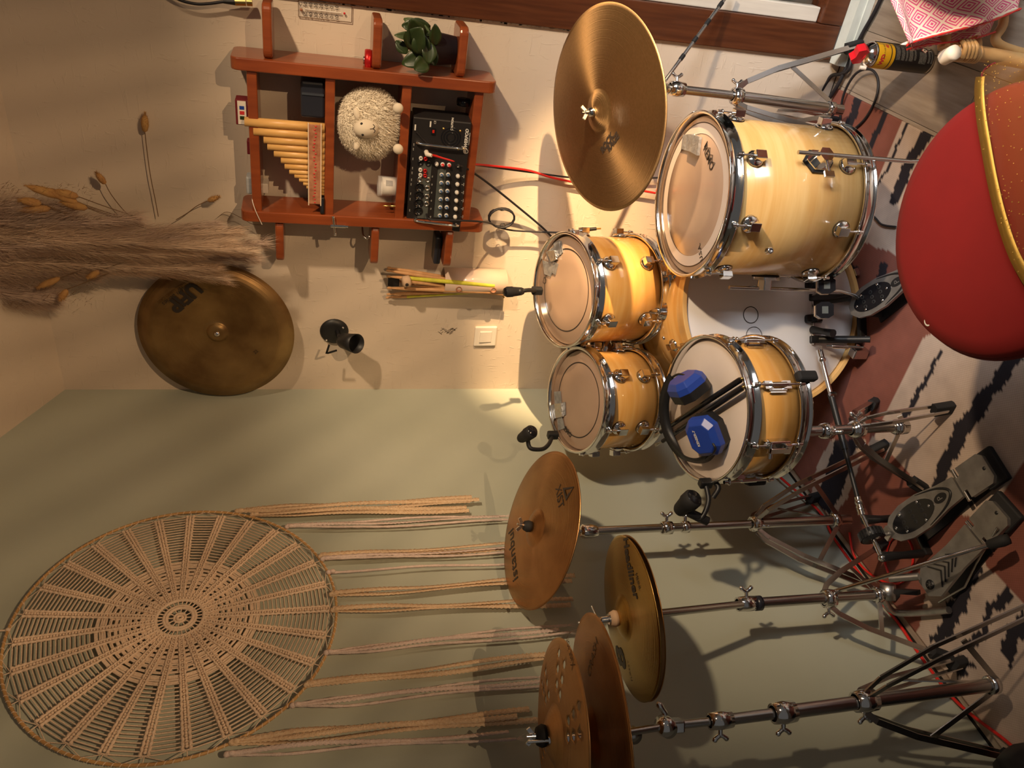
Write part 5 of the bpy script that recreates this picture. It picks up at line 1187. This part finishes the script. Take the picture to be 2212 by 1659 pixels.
dp = thing('double_bass_pedal', 'grey and black double bass drum pedal linked by a drive shaft', 'bass pedal', PZ(1850, 680, 0))
# right (main) pedal at the bass drum
zs = .165
S0, S1 = PZ(1752, 600, zs), PZ(1757, 745, zs); sd = (S1-S0).normalized(); bk = -FH
toe = PZ(1838, 672, .10); heel = toe+(PZ(1975, 598, .03)-PZ(1838, 672, .10)).normalized()*.30; heel.z = .032
board(dp, heel, toe, .092, 'oval')
build(MB().cyl(S0, S1, .006, n=10), 'axle', 'chrome_dull', dp)
for k, t_ in enumerate((.30, .92)):
    p = S0.lerp(S1, t_); f_ = V((p.x, p.y, 0))+bk*.03; build(MB().beam(p+V((0, 0, .012)), V((f_.x, f_.y, .015)), .022, .016, sd), 'tower', 'black', dp, bev=.003)
build(MB().beam(V((*(S0.lerp(S1, .30)).xy, .014))+bk*.03, V((*(S0.lerp(S1, .92)).xy, .014))+bk*.03, .03, .016), 'base_bridge', 'black', dp, bev=.003)
for t_ in (.12, .62): p = S0.lerp(S1, t_); build(MB(frame(p, sd)).lathe([(.006, -.012), (.026, -.012), (.029, -.006), (.029, .006), (.026, .012), (.006, .012)], 22), 'cam_wheel', 'black_gloss', dp)
for (bx, by), t_ in (((1783, 618), .28), ((1779, 671), .55)):
    p = PZ(bx, by, .245); q = S0.lerp(S1, t_); build(MB().cyl(q, p, .004, n=8), 'beater_shaft', 'chrome_dull', dp); beater(dp, p, (FH*.75-UP*.35))
for (x0, y0), (x1, y1), r, z0, z1 in (((1760, 655), (1835, 645), .009, .17, .12), ((1770, 733), (1880, 733), .010, .16, .06), ((1755, 712), (1800, 720), .012, .17, .16)):
    build(MB().tube([PZ(x0, y0, z0), PZ((x0+x1)/2, (y0+y1)/2, (z0+z1)/2), PZ(x1, y1, z1)], [r, r*.8, r], 10), 'link_arm', 'black', dp)
build(MB().cyl(PZ(1785, 747, .15), PZ(1865, 750, .05), .0035, n=8).cyl(PZ(1798, 748, .135), PZ(1832, 749, .09), .0062, n=10), 'spring', 'chrome', dp)
build(MB().ball(PZ(1872, 730, .06), .008, 10, 8), 'ball_stud', 'chrome', dp)
build(MB().box(PZ(1855, 762, .035), (.03, .03, .05)), 'hoop_clamp', 'chrome_dull', dp, bev=.004)
# drive shaft
A_ = PZ(1770, 757, .165); B_ = PZ(1862, 1112, .165)
for t0, t1, r, mt in ((0, .05, .010, 'chrome'), (.05, .10, .007, 'chrome'), (.10, .30, .0065, 'chrome_dull'), (.28, .62, .009, 'black'), (.62, .90, .0065, 'black'), (.90, .95, .009, 'chrome'), (.95, 1.0, .011, 'chrome')):
    build(MB().cyl(A_.lerp(B_, t0), A_.lerp(B_, t1), r, n=12), 'drive_shaft', mt, dp)
for t_ in (.06, .93, .97): build(MB().ball(A_.lerp(B_, t_), .0115, 10, 8), 'universal_joint', 'chrome', dp)
q = A_.lerp(B_, .33); build(MB().cyl(q, q+RT*.022, .004, n=8).box(q+RT*.022, (.01, .01, .02)), 'shaft_bolt', 'chrome', dp)
# left (slave) pedal
toe = PZ(1922, 1152, .095); heel = PZ(2128, 1012, .034)
Mb_, Lb_ = board(dp, heel, toe, .096, 'oval')
S0, S1 = PZ(1862, 1112, .165), PZ(1905, 1205, .165); sd = (S1-S0).normalized()
build(MB().cyl(S0, S1, .006, n=10), 'axle', 'chrome', dp)
for p, (x1, y1) in ((S0.lerp(S1, .12), (1938, 1120)), (S0.lerp(S1, .98), (1990, 1196))):
    build(MB().tube([p, p.lerp(PZ(x1, y1, .04), .5), PZ(x1, y1, .03)], [.014, .010, .012], 10), 'tower', 'black', dp)
p = S0.lerp(S1, .48); mb = MB(frame(p, sd)).lathe([(.006, -.014), (.028, -.014), (.031, 0), (.028, .014), (.006, .014)], 28)
for k in range(22): a = 2*PI*k/22; mb.box((.031*math.cos(a), .031*math.sin(a), 0), (.005, .004, .022), Matrix.Rotation(a, 3, 'Z'))
build(mb, 'cam_wheel', 'black', dp); build(MB().ball(S1, .010, 10, 8), 'axle_end', 'chrome', dp)
build(MB().tube([p+FH*-.02, toe+V((0, 0, .006))], .007, 8).box(toe+V((0, 0, .006)), (.03, .03, .01)), 'drive_link', 'steel', dp)
build(MB().beam(V((*S0.xy, .010)), V((*S1.xy, .010)), .035, .010), 'base_bridge', 'black', dp, bev=.003)
# hi-hat pedal board
board(hs_, PZ(2155, 1108, .034), PZ(1998, 1272, .075), .090, 'chevron')
e = PZ(1905, 1284, .15)
build(MB().tube(smooth([PZ(1908, 1290, .13), PZ(1925, 1318, .05), PZ(1960, 1325, .025), PZ(2050, 1318, .02)], 4), .010, 8), 'base_frame', 'steel', hs_)
build(MB().beam(PZ(1912, 1275, .13), PZ(1985, 1280, .085), .028, .012), 'pull_chain', 'black', hs_); build(MB(frame(PZ(1918, 1278, .13), RT)).lathe([(0, -.02), (.02, -.02), (.02, .02), (0, .02)], 18), 'chain_sprocket', 'steel', hs_)
build(MB().cyl(PZ(1922, 1250, .14), PZ(1985, 1245, .10), .010, n=10), 'spring_housing', 'steel', hs_)
build(MB().tube([PZ(2028, 1301, .02), PZ(2084, 1268, .02), PZ(2110, 1215, .02), PZ(2155, 1140, .05)], .003, 8), 'radius_rod', 'chrome_dull', hs_)
g0, g1 = PZ(1788, 1282, .30), PZ(2136, 1177, .10)
lo = build(MB().cyl(g0, g1, .0055, n=12), 'support_leg', 'chrome', hs_); gd = (g1-g0).normalized(); build(MB(frame(g1, gd)).lathe([(.006, -.004), (.011, 0), (.014, .03), (.012, .045), (0, .047)], 16), 'rubber_foot', 'rubber', lo)
# ------------------------------------------------------------ microphones
def mic(name, label, p0, p1, r, arm, clampp):
    """p0 grille end, p1 tail"""
    p0, p1 = V(p0), V(p1); d = (p1-p0); L_ = d.length; M_ = frame(p0, d); t = thing(name, label, 'microphone', clampp, 'drum microphones')
    build(MB(M_).lathe([(0, 0), (r*.75, .002), (r, .010), (r, L_*.42), (r*.92, L_*.46), (r*.75, L_*.9), (r*.6, L_), (0, L_)], 22), 'body', 'rubber', t)
    build(MB(M_).lathe([(0, -.0006), (r*.72, .0012), (r*.8, .003)], 22), 'grille', 'black_gloss', t)
    build(MB().tube(smooth(arm, 5), .0065, 10), 'arm', 'black', t); build(MB().ball(arm[0], .012, 12, 8), 'swivel', 'black', t)
    build(MB().box(V(clampp), (.022, .022, .034)), 'rim_clamp', 'black', t, bev=.004); return t
mic('drum_microphone', 'black drum microphone clipped to the larger rack tom', PT(1089, 631, 2.33), PT(1130, 629, 2.36), .016, [PT(1122, 630, 2.35), PT(1138, 627, 2.36), PT(1150, 627, 2.38), PT(1160, 628, 2.40)], PT(1160, 628, 2.40))
mic('drum_microphone', 'black microphone on a bent arm clipped to the smaller rack tom', PT(1152, 930, 2.27), PT(1124, 948, 2.33), .020, [PT(1140, 945, 2.31), PT(1142, 962, 2.31), PT(1150, 970, 2.31), PT(1172, 970, 2.33), PT(1185, 960, 2.35), PT(1192, 945, 2.38)], PT(1194, 940, 2.39))
m3 = mic('drum_microphone', 'black microphone clipped under the snare rim beside the crash stand', PT(1502, 1072, 1.93), PT(1466, 1104, 1.98), .025, [PT(1492, 1108, 1.96), PT(1508, 1122, 1.96), PT(1520, 1112, 1.96), PT(1530, 1085, 1.97), PT(1528, 1062, 1.98), PT(1522, 1042, 1.99)], PT(1524, 1044, 1.99))
build(MB().tube(smooth([PT(1545, 1042, 1.98), PT(1552, 1055, 1.97), PT(1540, 1075, 1.97)], 4), .007, 8), 'arm_fork', 'black', m3); build(MB().cyl(PT(1490, 1108, 1.96), PT(1528, 1126, 1.97), .012, n=14), 'arm_joint', 'black', m3)

# ------------------------------------------------------------ red stool
DS = PT(2168, 483, 1.28); DS.z = .53; RS = .222
sc0 = PZ(2128, 483, .55); sr = (PZ(2128, 192, .55)-PZ(2128, 774, .55)).length/2
so_ = thing('drum_stool', 'round red fabric drum stool in front of the floor tom', 'stool', (sc0.x, sc0.y, 0))
MS = Matrix.Translation((sc0.x, sc0.y, .55))
build(MB(MS).lathe([(0, .006), (sr*.55, .005), (sr*.85, .001), (sr*.965, -.008), (sr*.995, -.020), (sr, -.032)], 80), 'seat_top', 'red_cloth', so_)
build(MB(MS).lathe([(sr, -.030), (sr*1.0, -.038), (sr*.99, -.085), (sr*.95, -.098), (0, -.1)], 80), 'seat_side', 'red_piping', so_)
build(MB(MS).tube([(sr*1.0*math.cos(2*PI*k/80), sr*1.0*math.sin(2*PI*k/80), -.031) for k in range(80)], .0045, 8, closed=True), 'piping', 'red_piping', so_)
build(MB().cyl((sc0.x, sc0.y, .05), (sc0.x, sc0.y, .46), .016, n=18), 'post', 'chrome_dull', so_)
for k in range(3):
    a = 2*PI*k/3+.4; d = V((math.cos(a), math.sin(a), 0)); f_ = V((sc0.x, sc0.y, .02))+d*.26; lo = build(MB().beam(V((sc0.x, sc0.y, .34))+d*.02, f_, .014, .006), 'leg', 'chrome_dull', so_); build(MB().ball(f_, .018, 10, 8), 'rubber_foot', 'rubber', lo)
ql = PZ(1997, 694, .553); M_ = Matrix.Translation((ql.x, ql.y, .5515))
build(MB(frame(ql+V((0, 0, -.0065)), (ql-V((sc0.x, sc0.y, ql.z)))*.5+UP, UP)).lathe([(.006, 0), (.0075, .0006), (.009, 0)], 20), 'woven_badge', 'paper', so_)
# sheer golden bag on the stool
A_ = [(2150, 136), (2126, 152), (2118, 185), (2121, 245), (2133, 320), (2148, 400), (2168, 480), (2195, 555), (2232, 620)]
ga = thing('organza_bag', 'sheer glittery orange gift bag with a gold ribbon edge lying on the red stool', 'gift bag', PZ(2210, 350, .56))
ca = smooth([PZ(x, y, .562) for x, y in A_], 4); nA = len(ca); cbp = smooth([PZ(x, y, .562) for x, y in ((2230, 120), (2300, 140), (2340, 185), (2360, 245), (2370, 320), (2370, 400), (2370, 480), (2340, 555), (2300, 620))], 4)
mb = MB(); vs = []; K = 10
for i in range(nA):
    for k in range(K+1): t = k/K; p = ca[i].lerp(cbp[i], t); vs.append(p+V((0, 0, .05*math.sin(PI*t)*math.sin(PI*(i+.5)/nA)+.002*math.sin(i*1.7+k*2.3))))
build(mb.add(vs, [(i*(K+1)+k, i*(K+1)+k+1, (i+1)*(K+1)+k+1, (i+1)*(K+1)+k) for i in range(nA-1) for k in range(K)], True), 'sheer_fabric', 'sheer', ga)
wd = []
for i in range(nA): t = (ca[min(i+1, nA-1)]-ca[max(i-1, 0)]).normalized(); wd.append((t.cross(UP)).normalized())
build(MB().ribbon([p+V((0, 0, .002)) for p in ca[6:]], wd[6:], [.019]*(nA-6), .0015), 'gold_ribbon', 'gold', ga)
build(MB().tube(ca[:8]+[], .0018, 6), 'hem', 'red_piping', ga)
mb = MB(); random.seed(4)
for k in range(260):
    i = random.randint(3, nA-4); j = random.randint(1, K-1); p = vs[i*(K+1)+j]+V((random.uniform(-.012, .012), random.uniform(-.012, .012), .002)); r = random.uniform(.0005, .0013); mb.add([p+V((r, 0, 0)), p+V((0, r, .0004)), p+V((-r, 0, .0006)), p+V((0, -r, 0))], [(0, 1, 2, 3)])
o = build(mb, 'glitter', 'gold', ga); o['kind'] = 'stuff'

# ------------------------------------------------------------ cane chair with pink cloth
DCH = 1.45
cn = thing('cane_chair', 'bent cane chair with bound joints at the right edge behind the red stool', 'chair', (*PD(2090, 100, DCH).xy, 0))
jt = PD(2068, 108, DCH); r_ = .0165
def cane(pts, r, nm): return build(MB().tube(smooth(pts, 5), r, 12), nm, 'cane', cn)
lg = cane([PD(2060, 108, DCH), PD(2130, 118, DCH), PD(2230, 136, DCH), V((*PD(2300, 150, DCH).xy, .004))], r_, 'leg')
bk_ = RT*.9+FH*.45
cane([jt+V((0, 0, .035))-RT*.0, jt+V((0, 0, .035))+RT*.42], .014, 'front_rail')
build(MB(frame(PD(2062, 113, DCH-.035), -FH)).lathe([(0, .004), (.0155, .003), (.0165, -.006), (.0165, -.03)], 20), 'cane_end', 'cane_end', cn)
cane([PD(2168, 20, DCH), PD(2166, 55, DCH), PD(2150, 82, DCH), PD(2165, 100, DCH), PD(2215, 116, DCH), PD(2260, 126, DCH)], .0105, 'curved_brace')
cane([PD(2100, 60, DCH+.02), PD(2110, 100, DCH), PD(2085, 122, DCH-.01)], .011, 'curved_brace')
mb = MB()
for k in range(9):
    x = 2064+k*5.5; c = PD(x, 112+k*.6, DCH); M_ = frame(c, PD(x+10, 113.5+k*.6, DCH)-c); mb.M = M_; mb.lathe([(r_+.001, -.004), (r_+.004, -.002), (r_+.004, .002), (r_+.001, .004)], 16)
build(mb, 'binding', 'cane', cn); mb = MB()
for k in range(4): mb.tube(smooth([PD(2078+8*k, 88, DCH-.02), PD(2086+8*k, 102, DCH-.03), PD(2080+8*k, 124, DCH-.015)], 4), .0055, 8)
build(mb, 'binding', 'cane', cn)
for k in range(3):   # far legs, mostly out of the picture
    q = jt+RT*(.46 if k else 0)-FH*(.40 if k != 1 else 0); build(MB().cyl(V((q.x, q.y, .004)), V((q.x, q.y, .46)), .0165, n=12), 'leg', 'cane', cn)
sq = [jt+V((0, 0, .2))+RT*d_-FH*e_ for d_, e_ in ((.10, .02), (.48, .02), (.48, .42), (.10, .42))]
build(MB().add([p for p in sq]+[p+V((0, 0, .03)) for p in sq], [(0, 1, 2, 3), (7, 6, 5, 4), (0, 4, 5, 1), (1, 5, 6, 2), (2, 6, 7, 3), (3, 7, 4, 0)]), 'seat', 'cane', cn, bev=.006)
# cloth
cm = mat('pink_weave', (.7, .2, .3), .9); nt = cm.node_tree; N = nt.nodes.new; L = nt.links.new
def math_(op, a, b=None):
    n = N('ShaderNodeMath'); n.operation = op
    for i, x in enumerate((a, b)):
        if x is None: continue
        if isinstance(x, (int, float)): n.inputs[i].default_value = x
        else: L(x, n.inputs[i])
    return n.outputs[0]
uv = N('ShaderNodeUVMap'); uv.uv_map = 'weave'; sx = N('ShaderNodeSeparateXYZ'); L(uv.outputs[0], sx.inputs[0])
ax_ = math_('ABSOLUTE', math_('SUBTRACT', math_('FRACT', sx.outputs[0]), .5)); ay_ = math_('ABSOLUTE', math_('SUBTRACT', math_('FRACT', sx.outputs[1]), .5))
dd = math_('ADD', ax_, ay_); d2 = math_('MINIMUM', dd, math_('SUBTRACT', 1.0, dd)); sn_ = math_('SINE', math_('MULTIPLY', d2, 2*PI*6.0)); rr = math_('GREATER_THAN', sn_, 0.0)
mx = N('ShaderNodeMix'); mx.data_type = 'RGBA'; mx.inputs[6].default_value = (.74, .54, .42, 1); mx.inputs[7].default_value = (.62, .07, .19, 1); L(rr, mx.inputs[0]); L(mx.outputs[2], nt.nodes['Principled BSDF'].inputs['Base Color'])
cl = thing('woven_cloth', 'pink and cream diamond-patterned cotton cloth draped over the cane chair', 'cloth', PD(2050, 60, DCH-.04))
def drape(top, bot, D, name, uvs, fold=.012, NXc=40, NYc=24, ph=0):
    vs = []; uvv = []
    tp_ = smooth([PD(x, y, D) for x, y in top], 8); bt_ = smooth([PD(x, y, D-.01) for x, y in bot], 8)
    def samp(c, t):
        f_ = t*(len(c)-1); i = min(int(f_), len(c)-2); return c[i].lerp(c[i+1], f_-i)
    for j in range(NYc+1):
        for i in range(NXc+1):
            s, t = i/NXc, j/NYc; p = samp(tp_, s).lerp(samp(bt_, s), t); p = p+FH*(-fold*math.sin(s*9+ph+t*1.5)*t-.006*math.sin(s*21+ph)*t); vs.append(p); uvv.append((s*uvs[0]+t*uvs[2], t*uvs[1]))
    mb = MB().add(vs, [(j*(NXc+1)+i, j*(NXc+1)+i+1, (j+1)*(NXc+1)+i+1, (j+1)*(NXc+1)+i) for j in range(NYc) for i in range(NXc)], True)
    o = build(mb, name, cm, cl); u = o.data.uv_layers.new(name='weave')
    for lp in o.data.loops: u.data[lp.index].uv = uvv[lp.vertex_index]
    s_ = o.modifiers.new('thickness', 'SOLIDIFY'); s_.thickness = .0025; return bt_
hem = drape([(1880, -110), (1960, -130), (2100, -140), (2230, -130)], [(1955, 100), (1985, 88), (2060, 68), (2130, 50), (2203, 20)], DCH-.04, 'front_fall', (6.5, 5.2, .0))
build(MB().tube([p+FH*-.004 for p in hem], [.0025+.0010*math.sin(k*2.5) for k in range(len(hem))], 6), 'hem_cord', 'cable_red', cl)
build(MB().ribbon([p+UP*.010+FH*-.004 for p in hem], [UP]*len(hem), .014, .002), 'hem_band', 'cane_end', cl)
hem = drape([(1960, 40), (2020, 30), (2100, 20), (2160, 10)], [(1957, 108), (2000, 98), (2070, 90), (2110, 82), (2148, 70)], DCH+.0, 'under_fall', (4.5, 2.6, .2), .02, ph=1)
build(MB().tube([p+FH*-.003 for p in hem], .0022, 6), 'hem_cord', 'cable_red', cl)

# ------------------------------------------------------------ spray can
cb = PZ(2003, 133, 0); cb.z = .0005
wd_ = thing('spray_can', 'yellow and black lubricant spray can with red nozzle standing on the floor', 'spray can', cb)
MC = frame(cb, UP, -FH); r = .0325; H = .205
build(MB(MC).lathe([(0, .001), (r*.9, 0), (r, .004), (r*.985, .008)], 36), 'base_rim', 'chrome_dull', wd_)
build(MB(MC).lathe([(r*.985, .006), (r*.985, .128)], 36), 'black_sleeve', 'can_black', wd_)
build(MB(MC).lathe([(r*.987, .128), (r*.987, .137)], 36, a0=-PI, a1=.95), 'yellow_band', 'can_yellow', wd_); build(MB(MC).lathe([(r*.986, .128), (r*.986, .137)], 36, a0=.95, a1=PI), 'black_gap', 'can_black', wd_)
build(MB(MC).lathe([(r*.985, .137), (r*.985, .180)], 36), 'upper_sleeve', 'can_black', wd_); build(MB(MC).lathe([(r*.989, .140), (r*.989, .178)], 36, a0=-PI*.9, a1=.95), 'yellow_panel', 'can_yellow', wd_)
build(MB(MC).lathe([(r*.985, .180), (r*1.01, .183), (r*.98, .186), (r*.75, .197), (r*.5, .203), (0, .203)], 36), 'shoulder', 'chrome', wd_)
for z0, z1, a0, a1 in ((.112, .124, -.6, .75), (.098, .108, -.6, .6), (.088, .094, -.6, .7), (.072, .084, -.6, .5), (.062, .068, -.5, .6), (.030, .052, -.7, .25), (.018, .024, -.6, .6), (.010, .014, -.6, .5)):
    build(MB(MC).lathe([(r*.99, z0), (r*.99, z1)], 20, a0=a0, a1=a1), 'small_print', 'can_grey', wd_)
def cant(s, sz, ang, z, mt, **k):
    rr = r*.995; text(s, sz, MC, mt, wd_, fmap=lambda x, y: (rr*math.cos(ang+x/rr), rr*math.sin(ang+x/rr), z+y), **k)
cant('MULTI-USE SPRAY', .0055, .1, .160, 'print', bold=.0001); cant('WD', .016, -.75, .162, 'print_red', bold=.001); cant('40', .012, .45, .150, 'print_red', bold=.0006)
a = .45; rr = r*.994; dm = [(0, .010), (.010, 0), (0, -.010), (-.010, 0)]
for s, mt, e in ((1, 'print_red', .0), (.82, 'paper', .0003), (.3, 'print', .0006)): build(MB(MC).add([((rr+e)*math.cos(a+x*s/rr), (rr+e)*math.sin(a+x*s/rr), .034+y*s) for x, y in dm], [(0, 3, 2, 1)]), 'hazard_diamond', mt, wd_)
build(MB(MC).add([(rr*math.cos(a+.15+x/rr), rr*math.sin(a+.15+x/rr), .016+y) for x, y in ((-.006, -.005), (.006, -.005), (.006, .005), (-.006, .005))], [(0, 1, 2, 3)]), 'small_label', 'paper', wd_)
nz_ = [(-.020, 0), (.018, 0), (.024, .012), (.016, .030), (-.004, .026), (-.016, .034), (-.026, .020)]
Mn = frame(MC @ V((0, 0, .203)), RT*.7-FH*.7, RT); Mn = MC @ Matrix.Translation((0, 0, .200)) @ Matrix.Rotation(PI/2, 4, 'X') @ Matrix.Rotation(.4, 4, 'Y')
build(MB(Mn).prism(nz_, -.012, .012), 'nozzle', 'plastic_red', wd_, bev=.003); build(MB(MC).lathe([(.014, .200), (.014, .206), (0, .206)], 20), 'collar', 'plastic_red', wd_)
build(MB().cyl(PZ(1857, 146, .20), PZ(1870, 147, .185), .005, .006, 10), 'straw_holder', 'plastic_white', wd_); build(MB().cyl(MC @ V((.030, .022, .19)), MC @ V((.030, .022, .08)), .0013, n=6), 'straw', 'black', wd_)

# ------------------------------------------------------------ cables
def cable(name, label, pts, r, m, cat='cable'):
    o = build(MB().tube(smooth(pts, 8), r, 8), name, m); tag(o, label, cat); return o
mj = MM @ V((*ML(921, 328), .004))
rc = thing('red_lead', 'red instrument lead with white plug running from the mixer across the wall', 'lead', mj)
build(MB().tube(smooth([mj+V((0, -.02, -.004)), PY(945, 338, -.135), PY(1000, 352, -.13), PY(1060, 358, -.06), PY(1140, 368, -.03), PY(1190, 383, -.02), PY(1260, 397, -.02), PY(1330, 405, -.02), PY(1415, 417, -.02), PY(1500, 440, -.015), PY(1590, 470, -.015)], 8), .0036, 8), 'cable', 'cable_red', rc)
build(MB().tube([mj+V((0, 0, 0)), mj+V((0, -.022, .0)), mj+V((0, -.03, -.012))], [.007, .007, .005], 10), 'plug', 'plastic_white', rc)
cable('black_lead', 'thin black lead running beside the red one across the wall', [MM @ V((*ML(900, 285), .006)), PY(935, 320, -.13), PY(1000, 350, -.125), PY(1070, 362, -.05), PY(1160, 374, -.02), PY(1240, 384, -.02), PY(1330, 388, -.02), PY(1430, 384, -.02), PY(1540, 390, -.02)], .0028, 'cable_black', 'lead')
cable('black_lead', 'black lead slanting from the mixer down behind the larger rack tom', [MM @ V((*ML(985, 355), .01)), PY(1010, 365, -.13), PY(1060, 400, -.08), PY(1120, 448, -.04), PY(1170, 490, -.02), PY(1230, 545, -.02), PY(1330, 600, -.02)], .0034, 'cable_black', 'lead')
cl_ = thing('coiled_lead', 'black lead coiled into a small loop below the shelf', 'lead', PY(1082, 470, -.03))
mb = MB(); cpt = PY(1083, 469, -.05); R_ = .034; pts = []
for k in range(72):
    a = 2*PI*k/18+.8; rr = R_+.003*math.sin(k*.7); pts.append(cpt+V((rr*math.cos(a), -.003*(k/18)+.002*math.sin(k), rr*1.12*math.sin(a))))
build(mb.tube(pts, .0030, 8), 'coil', 'cable_black', cl_)
build(MB().tube(smooth([MM @ V((*ML(921, 460), .012)), PY(930, 474, -.17), PY(980, 476, -.165), PY(1030, 478, -.15), PY(1058, 482, -.08), PY(1072, 490, -.05)], 7), .0030, 8), 'lead_in', 'cable_black', cl_)
build(MB().tube(smooth([PY(1075, 491, -.05), PY(1110, 498, -.04), PY(1170, 501, -.04), PY(1215, 502, -.06), PY(1250, 498, -.07), PY(1262, 497, -.07)], 7), .0030, 8), 'lead_out', 'cable_black', cl_)
build(MB().cyl(PY(1260, 497, -.07), PY(1288, 494, -.07), .0065, .0055, 12), 'jack_boot', 'black', cl_); build(MB().cyl(PY(1288, 494, -.07), PY(1298, 493.5, -.07), .003, n=8), 'jack_tip', 'brass', cl_)
for y in (452, 486): q = PY(1086, y, -.055); build(MB(frame(q, (1, 0, .3))).lathe([(.009, -.002), (.010, 0), (.009, .002)], 12), 'cable_tie', 'chrome_dull', cl_)
cable('floor_cable', 'thick black cable rising from the floor past the spray can', [PZ(1790, 215, .02), PZ(1812, 180, .02), PZ(1835, 130, .015), PZ(1862, 75, .012), PZ(1890, 25, .012), PZ(1915, -30, .012)], .0062, 'cable_black')
cable('floor_cable', 'thick black cable running from behind the ride stand along the skirting', [PZ(1762, 225, .03), PZ(1775, 195, .03), PZ(1795, 165, .02), PZ(1815, 160, .02), PZ(1832, 152, .02), PZ(1838, 130, .02), PZ(1836, 105, .02)], .0058, 'cable_black')
cable('floor_cable', 'thin black cable looping over the edge of the rug near the spray can', [PZ(1815, 300, .012), PZ(1816, 240, .02), PZ(1826, 195, .03), PZ(1850, 158, .03), PZ(1880, 150, .02), PZ(1896, 170, .012), PZ(1893, 210, .012), PZ(1870, 255, .012), PZ(1838, 285, .012), PZ(1825, 295, .012)], .0038, 'cable_black')
cable('floor_cable', 'thin black cable crossing the cream stripes beside the floor tom', [PZ(1850, 436, .012), PZ(1868, 450, .012), PZ(1890, 470, .012), PZ(1905, 485, .012), PZ(1935, 490, .012)], .003, 'cable_black')
cable('red_cable', 'red cable running along the foot of the sage wall', [PX(1640, 985, .03)*1+V((0, 0, 0)), PX(1690, 1035, .03), PZ(1770, 1105, .012), PZ(1800, 1160, .015), PZ(1850, 1230, .013), PZ(1890, 1285, .013), PZ(1940, 1345, .013), PZ(1985, 1412, .014), PZ(2050, 1498, .016), PZ(2100, 1545, .016), PZ(2160, 1590, .016), PZ(2200, 1622, .016), PZ(2260, 1660, .014)], .0042, 'cable_red')
cable('red_cable', 'red cable coil on the rust part of the rug by the slave pedal', [PZ(1835, 1150, .014), PZ(1845, 1200, .014), PZ(1880, 1240, .014), PZ(1930, 1262, .014), PZ(1965, 1240, .014), PZ(1972, 1190, .014), PZ(1955, 1160, .014), PZ(1925, 1165, .014), PZ(1912, 1210, .014), PZ(1920, 1240, .016)], .0036, 'cable_red')
# dark bag in the bottom corner
q = PZ(2205, 1690, .08)
bg = thing('black_bag', 'black fabric bag at the foot of the sage wall in the corner of the picture', 'bag', (q.x, q.y, .002))
mb = MB(); vs = []; NB = 24; prf = [(.0, .0), (.11, .0), (.13, .03), (.128, .12), (.11, .18), (.06, .205), (0, .21)]
c = V((.19, -1.835, .012)); RB = Matrix.Rotation(.25, 3, 'Z')
for i, (rr, z) in enumerate(prf):
    for k in range(NB): a = 2*PI*k/NB; vs.append(c+RB @ V((rr*.9*math.cos(a)*(1+.05*math.sin(3*a)), rr*1.55*math.sin(a)*(1+.06*math.sin(2*a+1)), z*(1+.08*math.sin(4*a+i)))))
build(mb.add(vs, [(i*NB+k, i*NB+(k+1) % NB, (i+1)*NB+(k+1) % NB, (i+1)*NB+k) for i in range(len(prf)-1) for k in range(NB)], True), 'body', 'cable_black', bg)
build(MB().tube(smooth([c+V((.0, -.1, .20)), c+V((.04, -.05, .235)), c+V((.04, .06, .225)), c+V((.0, .12, .17))], 5), .009, 8), 'strap', 'black', bg)
